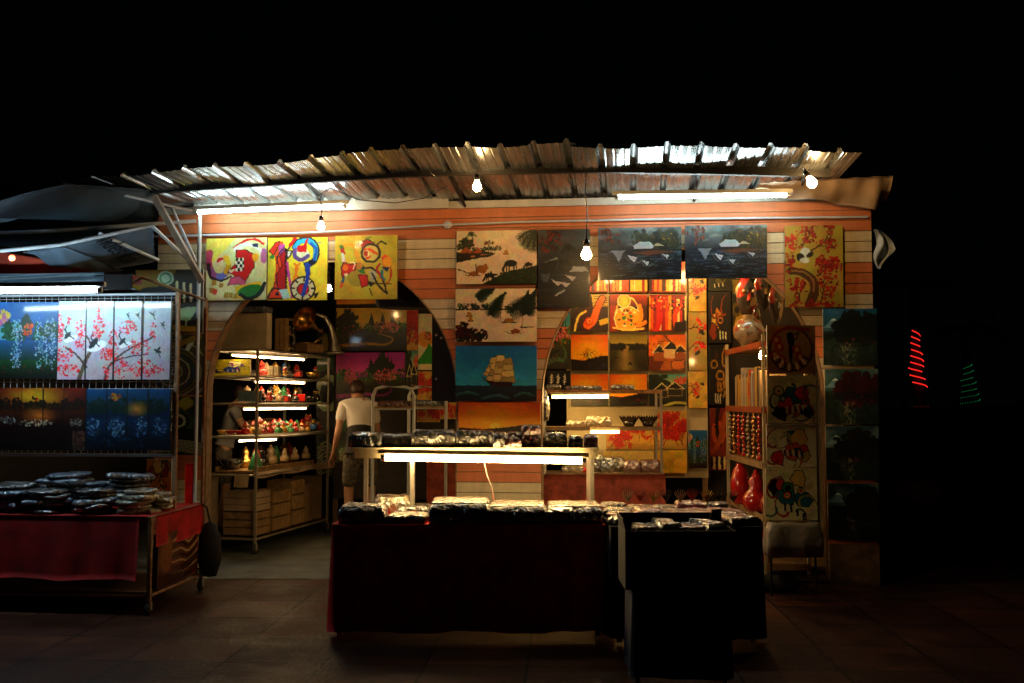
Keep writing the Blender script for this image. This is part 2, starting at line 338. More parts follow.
    def branch(s, u, v, ang, L, c, leaf, dep=3, w=.014, lr=.018):
        x, y = u * s.a, v; P = [(u, v)]; a = ang
        for i in range(5):
            a += s.r.uniform(-.35, .35); x += math.cos(a) * L / 5; y += math.sin(a) * L / 5; P.append((x / s.a, y))
            if dep > 0 and i > 0: s.branch(x / s.a, y, a + s.r.choice([-.8, .8]), L * .5, c, leaf, dep - 1, w * .55, lr)
        s.line(P, c, w, 1, w * .5)
        if dep <= 1:
            for i in range(9): s.ell(P[-1][0] + s.r.uniform(-.07, .07) / s.a, P[-1][1] + s.r.uniform(-.06, .06), lr * s.r.uniform(.5, 1.2), lr * s.r.uniform(.3, .8), s.r.choice(leaf), s.r.uniform(0, 3))
        return s
    def trees(s, u0, u1, v, h, cs, n=14):
        for i in range(n):
            u = s.r.uniform(u0, u1); hh = h * s.r.uniform(.5, 1.1); s.clump(u, v - hh * .5, hh * .5, hh * .55, 12, cs, hh * .16)
        return s
    def boat(s, u, v, L, c='5a3010', sail=None, roof=True):
        s.poly([(u - L / 2, v - .03), (u - L * .3, v + .01), (u + L * .3, v + .01), (u + L / 2, v - .035), (u + L * .25, v + .035), (u - L * .25, v + .035)], c)
        if roof: s.ell(u, v - .015, L * s.a * .2, .045, sail or 'a07030')
        return s
    def out(s):
        dx = (s.noise(16, 3, 71) - .5) * .020 + (s.noise(50, 1, 72) - .5) * .010; dy = (s.noise(16, 3, 73) - .5) * .020 + (s.noise(50, 1, 74) - .5) * .010     # brush wobble
        jx = np.clip(((s.U + dx / s.a) * s.w).astype(int), 0, s.w - 1); jy = np.clip(((s.V + dy) * s.h).astype(int), 0, s.h - 1); s.I = s.I[jy, jx]
        hue = np.stack([s.noise(9, 3, 75), s.noise(9, 3, 76), s.noise(9, 3, 79)], -1) - .5; s.I = s.I * (1 + .28 * hue * (1 - .5 * s.I))
        n = (s.noise(26, 3, 77, .35) - .5) + .6 * (s.noise(60, 2, 78) - .5); I = s.I * (1 + .13 * n[..., None]); g = I.mean(axis=2, keepdims=True)
        return np.clip((g + (I - g) * 1.18 - .45) * 1.12 + .46, 0, 1)

RED = ['b01410', 'c8201a', '8c0e0c', 'd83a28']
def cubist(asp, seed, bgc='cdb53a', h=96, pal=None):
    p = Pic(asp, h, bgc, seed); r = p.r; pal = pal or ['b01e12', 'c7481a', 'e0a020', '1c4c8c', '2c6a2c', 'e6dcb4', '101010', '8a4a7a', 'd8c060', '6a1610']
    p.tex(.25, 5)
    for i in range(6):
        c = r.choice(pal); u, v = r.uniform(.15, .85), r.uniform(.15, .85); k = r.uniform(.08, .24)
        pts = [(u + math.cos(q) * k * r.uniform(.6, 1.3), v + math.sin(q) * k * r.uniform(.6, 1.3)) for q in np.linspace(0, 6.28, 7)[:-1]]
        p.poly(pts, c, 1, '141010', .008)
    for i in range(5):
        u, v = r.uniform(.15, .85), r.uniform(.15, .85); q = r.uniform(0, 6)
        pts = [(u + .3 * t * math.cos(q + 2.2 * t), v + .34 * t * math.sin(q + 2.2 * t)) for t in np.linspace(0, 1.2, 7)]
        p.curve(pts, '120e0c', .024, 1, .010); p.curve(pts, r.choice(pal), .02, 1, .006)
    for i in range(3):
        u, v, k = r.uniform(.2, .8), r.uniform(.2, .8), r.uniform(.06, .13)
        p.ell(u, v, k, k, '100c0c'); p.ell(u, v, k * .82, k * .82, r.choice(pal)); p.ell(u, v, k * .5, k * .5, r.choice(pal)); p.ell(u, v, k * .2, k * .2, '100c0c')
    u, v, q = r.uniform(.1, .5), r.uniform(.6, .85), r.uniform(-.5, .3)
    for i in range(7):
        a = q + i * .05; p.line([(u + i * .06, v + i * .06 * math.tan(a)), (u + i * .06 + .01, v + .12 + i * .06 * math.tan(a))], 'e8e0c0' if i % 2 else '181414', .02)
    return p
# ---- the pictures, each returns an array (rows from the top)
def art_profile(h=100):        # swirl on the left, red checked face
    p = Pic(.94, h, 'cfcf9c', 1); p.mask((p.U + p.V < .5) * 1., 'd8c840', .6); p.tex(.15, 5)
    for t in np.linspace(0, 1, 26):
        a = -2.6 - 4.4 * t; k = .30 - .17 * t; p.ell(.25 + k * .75 * math.cos(a), .40 + k * math.sin(a), .06 - .02 * t, .06 - .02 * t, ['b04a6a', '9a5a8c', '6a70b0', 'c8a030', 'd8c040'][int(t * 4.9)])
    p.curve([(.04, .42), (.08, .62), (.25, .68), (.42, .62)], '2a0a10', .03, 1, .01); p.ell(.24, .36, .06, .05, 'b01c10'); p.poly([(.16, .40), (.3, .34), (.28, .46)], 'e0d8b8')
    p.curve([(.47, .16), (.62, .06), (.8, .03), (.95, .1)], 'b0180e', .02); p.curve([(.5, .19), (.66, .11), (.85, .16), (.97, .3)], 'dde0d8', .045, 1, .02); p.poly([(.76, .1), (.86, .1), (.87, .16), (.78, .15)], '16204a')
    p.poly([(.5, .2), (.66, .2), (.78, .26), (.8, .48), (.7, .62), (.62, .78), (.5, .62), (.44, .58), (.36, .56), (.5, .4)], 'b41a0c', 1, '1a0a08', .006)
    for i in range(4):
        for j in range(4): p.poly([(.49 + i * .035, .32 + j * .055), (.525 + i * .035, .32 + j * .055), (.525 + i * .035, .375 + j * .055), (.49 + i * .035, .375 + j * .055)], 'e8e4d0' if (i + j) % 2 else '111111')
    p.poly([(.38, .52), (.5, .50), (.42, .57)], 'e8dcc0'); p.poly([(.8, .25), (.95, .35), (.95, .62), (.82, .74), (.74, .66), (.84, .45)], 'cfd0a0'); p.ell(.96, .3, .05, .12, 'a86a98'); p.ell(.82, .32, .05, .07, 'd8a030')
    p.poly([(.42, .64), (.55, .62), (.66, .7), (.62, .8), (.55, .74), (.36, .76)], 'c4607e', 1, '5a1830', .005)
    p.poly([(.48, .78), (.9, .7), (.96, .86), (.86, .98), (.52, .98)], 'd8b424'); p.ell(.74, .86, .2, .1, '1c6e1e', -.2); p.curve([(.58, .92), (.72, .98), (.9, .9), (.97, .74)], '06180a', .03)
    for u, v in ((.1, .68), (.22, .72), (.06, .8), (.3, .88), (.38, .88), (.46, .9)): p.poly([(u, v), (u + .07, v), (u + .07, v + .08), (u, v + .08)], 'a8862a')
    p.ell(.15, .86, .045, .045, 'c4481a'); return p.out()
def art_guitar(h=100):
    p = Pic(.94, h, 'd6cc48', 2); p.tex(.15, 4)
    p.poly([(.1, .1), (.25, .05), (.3, .5), (.24, .8), (.08, .9), (.14, .5)], 'c8541c'); p.poly([(.18, .12), (.28, .1), (.3, .3), (.2, .34)], 'b458a0'); p.poly([(.02, .22), (.12, .08), (.2, .06), (.1, .3)], 'c8381a', 1, '201010', .006); p.ell(.07, .31, .04, .03, '2c7a30')
    p.curve([(.28, .15), (.15, .35), (.22, .55), (.12, .75)], '181010', .008); p.poly([(.3, .18), (.33, .5), (.32, .86), (.18, .86), (.14, .6), (.25, .45), (.2, .3)], 'a0141a', 1, '18080a', .006)
    p.poly([(.3, .2), (.42, .22), (.34, .34)], 'dfe6e0', 1, '181010', .01); p.curve([(.44, .02), (.34, .2), (.3, .4), (.33, .9)], '2a0c0c', .012); p.curve([(.33, .4), (.36, .6), (.42, .95)], 'b850a0', .02); p.line([(.46, .02), (.38, .12)], 'b01c18', .03)
    p.curve([(.45, .42), (.5, .5), (.42, .75)], 'e08a20', .02); p.curve([(.54, .42), (.47, .52), (.55, .7)], 'e08a20', .018)
    p.curve([(.46, .16), (.54, .06), (.7, .05), (.82, .18), (.8, .34), (.72, .42)], '101828', .05); p.curve([(.46, .16), (.54, .07), (.7, .06), (.81, .18), (.79, .34)], '3aa0c8', .035); p.curve([(.72, .1), (.82, .2), (.78, .36)], '1c54b0', .02)
    p.ell(.58, .28, .12, .1, 'dcdcc8'); p.curve([(.46, .2), (.46, .3), (.56, .36), (.68, .3)], '6a5090', .03); p.poly([(.5, .14), (.66, .12), (.65, .24), (.5, .24)], 'b0121a'); p.line([(.62, .14), (.66, .04)], 'b0121a', .02)
    p.poly([(.6, .4), (.7, .4), (.72, .6), (.66, .62)], '1c54b0', 1, '101010', .006); p.ell(.6, .82, .2, .2, '14100c'); p.ell(.6, .82, .175, .175, 'd8d4b0'); p.ell(.6, .83, .10, .10, '14100c'); p.ell(.6, .83, .085, .085, 'b4141a')
    for q in range(8): p.line([(.6 + .19 * math.cos(q * .8), .82 + .18 * math.sin(q * .8)), (.6 + .14 * math.cos(q * .8), .82 + .13 * math.sin(q * .8))], '14100c', .012)
    p.curve([(.69, .45), (.66, .7), (.6, .92)], '1c44a8', .03); p.poly([(.0, .98), (.1, .8), (.24, .84), (.26, .98)], 'c84a1a', 1, '181010', .012); p.poly([(.2, .84), (.34, .82), (.38, .98), (.26, .98)], 'b4dce0'); p.ell(.17, .9, .03, .03, '101010'); p.poly([(.78, .9), (.88, .88), (.8, .99)], '181010')
    p.line([(.8, .08), (.92, .1), (.82, .1), (.9, .06)], '8a8878', .005); return p.out()
def art_circle(h=100):
    p = Pic(.95, h, 'b3a53c', 3); p.tex(.12, 5)
    p.curve([(.08, .2), (.2, .14), (.33, .2), (.38, .4)], 'c89a24', .03); p.curve([(.06, .3), (.12, .5), (.2, .7)], '9aa440', .02); p.poly([(.15, .22), (.3, .25), (.34, .4), (.2, .42)], 'b8b840')
    p.poly([(.34, .14), (.52, .06), (.64, .12), (.5, .2), (.38, .18)], 'a01818', 1, '20301c', .008); p.ell(.42, .11, .03, .025, 'e8e8d8'); p.line([(.5, .06), (.56, .03)], '5a6a20', .012)
    p.ell(.58, .28, .155, .155, '14120c'); p.ell(.58, .28, .12, .12, 'c8b468'); p.poly([(.47, .2), (.54, .24), (.58, .34), (.52, .38), (.46, .3)], 'c43c18'); p.ell(.51, .29, .05, .05, 'e0d8a8'); p.ell(.5, .29, .035, .04, 'a01818'); p.line([(.55, .22), (.68, .3)], 'c4501c', .02)
    p.line([(.1, .18), (.14, .28)], 'a01818', .03); p.line([(.13, .3), (.14, .4)], 'c4ccd8', .025); p.ell(.1, .18, .03, .03, '2a6a28')
    p.poly([(.1, .5), (.14, .42), (.26, .46), (.36, .44), (.34, .54), (.24, .6), (.12, .66)], 'a8141a', 1, '301010', .008); p.ell(.17, .5, .04, .05, 'c87020'); p.ell(.18, .62, .03, .025, 'd8d0b8'); p.curve([(.25, .42), (.32, .44), (.3, .52)], 'e6dcb8', .01)
    p.line([(.14, .68), (.12, .76)], '1c5a80', .022); p.line([(.12, .76), (.1, .8)], 'c8501c', .02); p.poly([(.36, .44), (.46, .46), (.5, .6), (.36, .62)], '286a2c'); p.ell(.4, .48, .05, .06, 'b08040')
    p.ell(.34, .68, .13, .12, '8f8c38', .6); p.poly([(.38, .62), (.52, .62), (.54, .78), (.44, .82)], 'a8141a', 1, '401010', .006); p.curve([(.18, .74), (.3, .88), (.44, .92)], 'b8982c', .02)
    p.poly([(.55, .56), (.66, .56), (.68, .68), (.58, .74)], 'a0a494'); p.poly([(.53, .72), (.66, .74), (.58, .82)], '14120c'); p.curve([(.44, .52), (.6, .52), (.76, .68), (.84, .92)], '14120c', .014); p.curve([(.84, .92), (.7, .78), (.6, .6)], '14120c', .014); p.line([(.66, .76), (.92, .77)], '14120c', .008)
    p.poly([(.74, .34), (.82, .3), (.9, .36), (.88, .48), (.78, .5)], 'd0501c'); p.ell(.84, .42, .07, .08, 'd89a24'); p.poly([(.76, .5), (.88, .5), (.84, .58)], '182850'); p.curve([(.9, .5), (.9, .66), (.84, .76)], 'a8381c', .012); p.curve([(.72, .46), (.68, .54), (.78, .7)], 'a01818', .02); p.curve([(.76, .56), (.76, .64), (.8, .7)], '2a6a80', .02); p.curve([(.68, .14), (.74, .1), (.82, .14)], '14120c', .012)
    p.curve([(.6, .94), (.56, .84)], '501010', .01); return p.out()
def art_pier(seed, h=90, asp=1):     # piano keys and a cocktail on black
    p = Pic(asp, h, '2a2410', seed); p.tex(.4, 4); r = p.r
    p.poly([(.0, .0), (.6, .0), (.5, .3), (.1, .4)], '7a6410'); p.ell(.45, .14, .12, .12, 'b8c8b0'); p.ell(.45, .14, .08, .08, '5a8a60', 0, 1, .012)
    p.poly([(.0, .3), (.55, .25), (.6, .45), (.1, .5)], '141410')
    for i in range(6): p.line([(.62 + i * .05, .2 + i * .01), (.63 + i * .05, .5)], 'c8c49a' if i % 2 == 0 else '141210', .018)
    p.poly([(.6, .62), (.95, .58), (.82, .8), (.68, .8)], '9ab48a'); p.line([(.76, .8), (.76, .96)], '9ab48a', .012)
    p.curve([(.1, .95), (.3, .7), (.5, .9), (.9, .94)], 'a08020', .04); p.ell(.2, .6, .12, .14, '5a4a18'); p.ell(.2, .6, .06, .07, '101010'); return p.out()
def art_swirl(seed, h=90, asp=.9):
    p = Pic(asp, h, '3a3a18', seed); p.tex(.4, 5)
    for i in range(9):
        k = .07 + i * .055; p.ell(.5, .62, k, k, ['6a5a30', '8a8468', '4a4630', 'a09a80', '3a4a5a'][i % 5], 0, 1, .014)
    p.ell(.5, .62, .05, .05, 'a8b8c8'); p.ell(.5, .62, .02, .02, '101418')
    for i in range(8): a = -2.4 + i * .2; p.line([(.5 + .42 * math.cos(a), .6 + .42 * math.sin(a)), (.5 + .56 * math.cos(a), .6 + .56 * math.sin(a))], 'c8ccc0' if i % 2 else '16181a', .03)
    p.curve([(.0, .1), (.4, .2), (.9, .05)], '8a7020', .05); return p.out()
def art_leafy(seed, h=100, asp=.8):
    p = Pic(asp, h, '2a3010', seed); p.tex(.4, 5); p.curve([(.0, .2), (.4, .3), (.7, .1)], '9a9030', .09); p.ell(.5, .35, .3, .18, '304a18', .6); p.curve([(.1, .6), (.5, .5), (.9, .8)], '0c0e08', .05)
    p.ell(.55, .42, .16, .16, '101208'); p.ell(.55, .42, .1, .1, 'a8b890', 0, 1, .02); p.ell(.75, .66, .16, .1, '0a0c08')
    for i in range(9): p.curve([(.1, .78 + i * .024), (.5, .74 + i * .024), (.95, .79 + i * .024)], 'b0b090', .006)
    return p.out()
def art_beach(h=80):                 # white ground, huts, boats and grazing buffalo
    p = Pic(1.52, h, 'd0bc9c', 11); p.tex(.05, 4); G = ['14240c', '243a14', '0c1a0a', '3a3010']
    p.trees(.0, .16, .36, .2, G, 9); p.trees(.2, .55, .38, .08, G, 16); p.poly([(.0, .4), (.3, .36), (.5, .43), (.4, .5), (.2, .54), (.0, .6)], '18200c'); p.poly([(.02, .5), (.3, .45), (.42, .44), (.2, .5)], 'a8683a')
    p.palm(.2, .3, .22); p.curve([(.42, .36), (.4, .26)], '2a1c10', .008); p.clump(.4, .22, .12, .05, 26, ['5a3010', '6a2c10', '2a1c0c'], .018)
    for u, v, w in ((.12, .42, .09), (.27, .42, .06)): p.poly([(u - w, v), (u, v - .12), (u + w, v)], '8a4a18'); p.poly([(u - w * .7, v), (u + w * .7, v), (u + w * .6, v + .1), (u - w * .6, v + .1)], '2a180c')
    p.boat(.62, .42, .12, '5a2c10'); p.boat(.22, .82, .3, '1c1008', '8a5020'); p.poly([(.24, .78), (.27, .66), (.38, .62), (.4, .7), (.36, .8)], '8a5420'); p.line([(.25, .8), (.25, .62)], '2a180c', .01); p.line([(.02, .72), (.2, .82)], '1a100c', .008)
    p.poly([(.34, .99), (.5, .88), (.66, .75), (.85, .72), (1, .66), (1, 1), (.34, 1)], '16240c'); p.dots(.4, .78, 1, 1, 90, ['26401a', '0c160a', '3a2a10'], .02)
    for u, v, k in ((.68, .62, 1), (.42, .84, .8), (.9, .64, .6)):
        p.ell(u, v, .12 * k, .06 * k, '14100c'); p.line([(u - .06 * k, v), (u - .1 * k, v + .13 * k)], '14100c', .02 * k)
        for q in (-.05, -.02, .04, .07): p.line([(u + q * k, v), (u + q * k, v + .16 * k)], '14100c', .011 * k)
    for i in range(7): p.frond(1.02, -.02, 1.2 + i * .3, .42, ['10180c', '1c2a10'][i % 2], -.7, 10, .014)
    return p.out()
def art_palmleaf(h=80):
    p = Pic(1.53, h, 'cebb9b', 12); p.tex(.05, 4); p.trees(0, 1, .38, .1, ['0e2c22', '16342a', '0a1c14', '3a1a10'], 34); p.line([(0, .39), (1, .39)], '10140e', .012); p.boat(.17, .5, .14, '3a1c0c'); p.boat(.19, .58, .12, '2a140a')
    for a, L, u, v in ((2.75, .62, 1.0, .1), (2.4, .5, .62, .08), (2.9, .4, .5, -.02), (2.2, .5, 1.0, .02), (1.9, .42, .9, .05)): p.frond(u, v, a, L, '0c1c12', -.5, 16, .02)
    p.boat(.66, .62, .3, '160c08', '8a6028'); p.boat(.74, .82, .3, '160c08', '7a4a20'); p.line([(.55, .4), (.56, .62)], '2a180c', .006); p.line([(.84, .4), (.82, .78)], '2a180c', .006); p.line([(.8, .73), (.96, .73)], '2a180c', .008)
    p.trees(0, .45, 1.0, .2, ['10200e', '2c0e0a', '0a1a18', '3a2a10'], 20); p.trees(0, .18, .92, .26, ['1a1008', '3a120a'], 9); return p.out()
def art_ship(h=80):
    p = Pic(1.45, h, '105a6c', 13); p.grad('0c5a8c', '3a9cb0', 0, .72); p.tex(.15, 3, 3); p.dots(.0, .1, 1, .4, 10, ['5a9a90'], .03, .25)
    p.grad('0a3038', '04181c', .72, 1); p.tex(.1, 8, 3)
    S = ['b8a868', 'cdbb78', '9a8a50']; mast = [(.48, .18), (.56, .15), (.65, .2)]
    for k, (u, v) in enumerate(mast):
        p.line([(u, v), (u, .7)], '2a1a0c', .006)
        for j in range(4): w = .045 + j * .013; z = v + .03 + j * .115; p.poly([(u - w, z), (u + w, z - .015), (u + w + .01, z + .09), (u, z + .11), (u - w - .015, z + .09)], S[(j + k) % 3], 1, '5a4a20', .004)
    for j in range(3): p.poly([(.34 + j * .03, .52 - j * .08), (.44, .36 - j * .03), (.4 + j * .02, .56 - j * .06)], S[j], 1, '5a4a20', .004)
    p.poly([(.3, .53), (.42, .64), (.72, .66), (.7, .74), (.44, .73)], '281008')
    for u, v, w in ((.15, .86, .14), (.5, .92, .16), (.85, .87, .12)): p.curve([(u - w, v + .03), (u, v - .03), (u + w, v + .02)], '5a8a7c', .008); p.curve([(u - w, v + .04), (u, v - .01), (u + w, v + .03)], '2c5a54', .018)
    return p.out()
def art_night(asp=1.5, seed=14, h=80):   # black lacquer lake, hut and boats
    p = Pic(asp, h, '14181e', seed); p.grad('50585e', '2c3236', 0, .45); p.tex(.5, 6, 2); p.grad('161d26', '0a0e12', .42, 1); [p.line([(a_, b_), (a_ + p.r.uniform(.04, .16), b_ + p.r.uniform(-.006, .006))], p.r.choice(['3c4c5a', '566674', '243240']), .005, .8) for a_, b_ in [(p.r.uniform(-.05, .98), p.r.uniform(.46, .99)) for _ in range(150)]]
    p.mask((p.V < .35) * np.clip(p.noise(5, 4, 5, 2) * 4 - 2.3, 0, 1), '8a9090', .6)
    p.trees(.5, .98, .4, .3, ['0a0e08', '242c16', '3a3418', '14180c'], 34); p.clump(.85, .2, .12, .1, 26, ['7a6414', '2a2e14'], .02)
    for q_ in range(16): u_, v_ = p.r.uniform(.02, .26), p.r.uniform(.03, .34); p.ell(u_, v_, .022, .045, ['5c3024', '44241c', '6a3c30'][q_ % 3], .3 * q_); p.line([(u_, v_ - .04), (u_ + .01, v_ + .05)], '1c120e', .004)
    for q_ in range(7): p.frond(.62 + .06 * q_, .34, -1.57 + .3 * (q_ - 3), .26, ['10140c', '283018'][q_ % 2], .5, 6, .006)
    p.palm(.9, .4, .3, '181e10')
    p.poly([(.42, .36), (.5, .28), (.62, .28), (.68, .36), (.66, .4), (.44, .4)], '9aa2a8'); p.poly([(.45, .4), (.64, .4), (.64, .46), (.46, .46)], '1c1810'); [p.line([(.5 + .016 * q_, .29), (.44 + .025 * q_, .39)], '6a7278', .003) for q_ in range(8)]; p.poly([(.66, .36), (.72, .3), (.8, .36)], '8a8a70')
    p.poly([(.4, .48), (.7, .44), (.95, .46), (.6, .54)], '4a3424')
    p.poly([(.16, .44), (.33, .44), (.3, .5), (.25, .66), (.22, .56)], '7c8690', .8)
    for q_ in range(10): p.line([(.56 + .04 * q_, .47), (.56 + .04 * q_, .5 + .01 * (q_ % 3))], '5a4a34', .004)
    for u, v, k in ((.42, .6, .8), (.58, .68, .6), (.82, .56, .6)): p.poly([(u - .08 * k, v - .08 * k), (u + .06 * k, v - .02), (u + .02 * k, v + .08 * k)], 'aab2b8'); p.curve([(u - .1 * k, v - .04), (u - .02, v + .09 * k), (u + .08 * k, v + .09 * k), (u + .14 * k, v + .02)], '565a58', .007); p.line([(u - .02 * k, v - .02), (u + .05 * k, v + .03)], '3a3c3c', .004)
    for i in range(3): p.frond(.1, .98, -1.9 + .5 * i, .3, '10140e', .5, 8)
    return p.out()
def art_night_tall(h=110):
    p = Pic(.68, h, '14161a', 15); p.grad('45484a', '26282a', 0, .5); p.tex(.5, 5, 2); p.grad('12151a', '090a0c', .55, 1); [p.line([(a_, b_), (a_ + p.r.uniform(.06, .25), b_)], p.r.choice(['30363c', '444c52', '20262c']), .003, .8) for a_, b_ in [(p.r.uniform(-.05, .95), p.r.uniform(.56, .99)) for _ in range(130)]]
    p.clump(.2, .14, .18, .14, 40, ['5a2418', '3a1812', '241410'], .03); p.palm(.6, .5, .24, '0c120a'); p.trees(.1, 1, .5, .12, ['0c1008', '1c1c10'], 20)
    p.poly([(.6, .54), (.7, .47), (.92, .48), (.98, .54)], '8a8a84'); p.poly([(.05, .56), (.25, .56), (.2, .68), (.1, .66)], '44484c'); p.poly([(.1, .42), (.35, .36), (.4, .38)], '70706c')
    for u, v in ((.35, .68), (.62, .62), (.5, .7)): p.poly([(u - .1, v - .04), (u + .12, v - .01), (u + .04, v + .04)], 'a0a09c')
    p.line([(.3, .86), (.5, .78)], '8a8c8c', .014); p.curve([(0, .86), (.4, .9), (1, .98)], '241c10', .05)
    for i in range(4): p.frond(.85, .98, -2.2 + .4 * i, .3, '0e120c', .5, 8)
    return p.out()
def leafy_gold(asp, h, seed, base='a8923a', stems=(), bird=None, leaf=RED, dep=2, L=.28):
    p = Pic(asp, h, base, seed); p.tex(.18, 3); p.mask(np.clip(p.noise(3, 3) * 3 - 1.3, 0, 1), '8a7a30', .4)
    for u, v, a, k in stems: p.branch(u, v, a, L * k, '3a1a0c', leaf, dep, .01, .022)
    return p
def art_goldcherry(h=110):
    p = leafy_gold(.71, h, 16, '94803a', [(.3, .25, -.9, .6), (.45, .32, -.3, 1.0), (.62, .58, -1.3, .6), (.55, .62, -.2, .7), (.25, .92, -1.5, .6), (.6, .95, -1.2, .8)], None, ['7a140c', '8a1a10', '5e0e08', '94261a'], 1, .30)
    p.clump(.12, .2, .1, .1, 40, ['8e120c', 'a01a10'], .02); p.curve([(.1, .56), (.3, .58), (.48, .68), (.5, .82), (.42, .98)], '4a2e18', .045, 1, .06); p.curve([(.12, .555), (.3, .57), (.47, .66), (.5, .8)], '80603a', .012)
    p.clump(.5, .97, .34, .05, 50, ['7a140c', '8a1a10'], .018); p.clump(.08, .45, .08, .14, 40, ['7a140c', '8a1a10', '5e0e08'], .018)
    for u_, v_, a_ in ((.3, .22, -1.0), (.7, .2, -.3), (.62, .45, -1.3), (.8, .55, -.9), (.2, .85, -1.6), (.7, .85, -1.4), (.85, .78, -1.2)):
        for q_ in range(26): t_ = p.r.random(); w_ = .055 * (1 - t_); p.ell(u_ + math.cos(a_) * .26 * (t_ - .5) / .71 + p.r.uniform(-w_, w_), v_ + math.sin(a_) * .2 * (t_ - .5) + p.r.uniform(-w_, w_), .013, .007, p.r.choice(['7a140c', '8e1c12', '5e0e08', 'a03020']), p.r.uniform(0, 3))
    p.ell(.36, .33, .06, .06, 'c0c0b4'); p.ell(.27, .39, .05, .05, '141210'); p.ell(.35, .43, .06, .035, 'c8c4b4'); p.ell(.44, .36, .05, .03, '16120e', -.5); return p.out()
def art_goldpanel(seed, asp, h=90, base='c9a650'):
    p = leafy_gold(asp, h, seed, base, [(-.05, .3 + .1 * (seed % 3), -.2, .8), (.0, .66, -.9, .7)], None, RED, 1, .34)
    p.ell(.75, .35, .06, .03, '1a140c', .6); p.ell(.8, .33, .02, .04, '1a140c'); p.ell(.5, .7, .06, .03, '1a140c', -.6); return p.out()
def art_maple(seed, asp, h=70):
    p = Pic(asp, h, 'b08c48', seed); p.tex(.15, 4)
    for i in range(9): p.branch(p.r.uniform(.0, 1), p.r.uniform(.6, 1), -1.5 + p.r.uniform(-.7, .7), .4, '6a2010', ['a02414', 'b03420', '8a1a10'], 2, .012, .03)
    return p.out()
def art_cranes(h=110):
    p = Pic(1.42, h, 'b9c6cf', 21); p.grad('c4d4dc', 'b0a0a4', 0, 1); p.tex(.06, 3); K = ['c8141c', 'd8303a', 'e05058', 'a80e14']
    p.curve([(.2, 1), (.24, .8), (.3, .6), (.26, .45)], '5a4a3a', .03, 1, .01); p.curve([(.26, .85), (.18, .7), (.08, .6)], '4a3a30', .012); p.curve([(.42, 1), (.48, .8), (.62, .72), (.8, .68)], '4a3a30', .014, 1, .006); p.curve([(.46, .85), (.55, .7), (.66, .6), (.85, .45)], '4a3a30', .01)
    for u, v, a, b, n in ((.02, .35, .05, .18, 60), (.06, .68, .12, .1, 60), (.1, .88, .14, .08, 60), (.2, .45, .08, .22, 70), (.36, .36, .08, .16, 70), (.36, .14, .02, .08, 14), (.5, .55, .06, .2, 60), (.44, .68, .1, .08, 50), (.62, .34, .11, .09, 60), (.56, .85, .12, .14, 70), (.72, .58, .14, .12, 80), (.76, .86, .16, .12, 90), (.84, .4, .04, .12, 30), (.44, .9, .05, .1, 26), (.1, .25, .02, .05, 10), (.9, .86, .06, .05, 20)): p.clump(u, v, a, b, n, K, .013)
    for u, v, k in ((.35, .58, 1.2), (.12, .48, .8), (.6, .56, .8)): p.ell(u, v, .11 * k, .045 * k, 'e4e8e8', -.4); p.ell(u - .03, v - .04, .07 * k, .03 * k, '1c2428', -.9); p.curve([(u + .02, v), (u - .05, v - .1), (u - .04, v - .16)], '20282c', .008)
    for u, v, k in ((.62, .18, .6), (.71, .18, .6), (.83, .17, .8), (.92, .3, .7), (.88, .64, 1)): p.ell(u, v, .05 * k, .016 * k, '1c2426', .5); p.ell(u + .005, v - .01, .012 * k, .05 * k, '28302e', .6); p.line([(u, v), (u + .03 * k, v + .09 * k)], '20282a', .005)
    return p.out()
def art_bluegarden(h=110):
    p = Pic(1.0, h, '12406c', 22); p.grad('1a6298', '123a60', 0, .5); p.tex(.2, 4, 2); p.clump(.0, .2, .18, .12, 40, ['b07a70', 'a05a90', 'b8a04a'], .04); p.ell(.0, .42, .3, .1, '5a8a9a'); p.grad('1c4a74', '0c2a1c', .5, .8); p.grad('0c3a18', '020a04', .76, 1)
    p.poly([(.4, .2), (.48, .14), (.6, .32), (.36, .34)], '0e2a20'); p.trees(.1, .95, .5, .22, ['0c3a22', '123020', '1c4a2c'], 24); p.clump(.5, .36, .1, .09, 26, ['a83a1a', 'c05a2a'], .02)
    for u in (.28, .36, .68, .8, .9): p.clump(u, .55, .06, .34, 70, ['7a98b0', '90a8bc', '5a809c', 'a8b8c4'], .013)
    p.clump(.3, .3, .06, .1, 26, ['7a98b0'], .012); p.dots(0, .82, 1, .92, 20, ['8a2a1a', '1a4a20'], .01); return p.out()
def art_redlake(h=90):
    p = Pic(1.45, h, '1a0806', 23); p.grad('5a1c0c', '281008', 0, .35); p.mask(np.clip(1.2 - np.hypot((p.U - .42) * 2.6, (p.V - .14) * 5), 0, 1), 'b08a28', .9); p.ell(.42, .18, .03, .03, 'a82a10'); p.trees(.0, .98, .34, .16, ['0c0806', '1a140a', '24180c'], 40)
    p.grad('3a1c0e', '120605', .36, .7); p.mask(np.clip(1 - np.hypot((p.U - .45) * 4.2, (p.V - .45) * 6), 0, 1), 'c07830', .8); p.tex(.2, 8, 3); p.clump(.42, .56, .3, .06, 110, ['c8c0a0', 'a8a890', '1c1410'], .012); p.clump(.1, .52, .12, .07, 50, ['8a908c', '50544e'], .012); p.clump(.9, .55, .12, .07, 50, ['60665e', '8a8474'], .012); p.grad('1c0605', '0a0303', .7, 1); p.mask((p.U > .86) * (p.V > .7) * p.noise(30, 2), '8a7464', .7); return p.out()
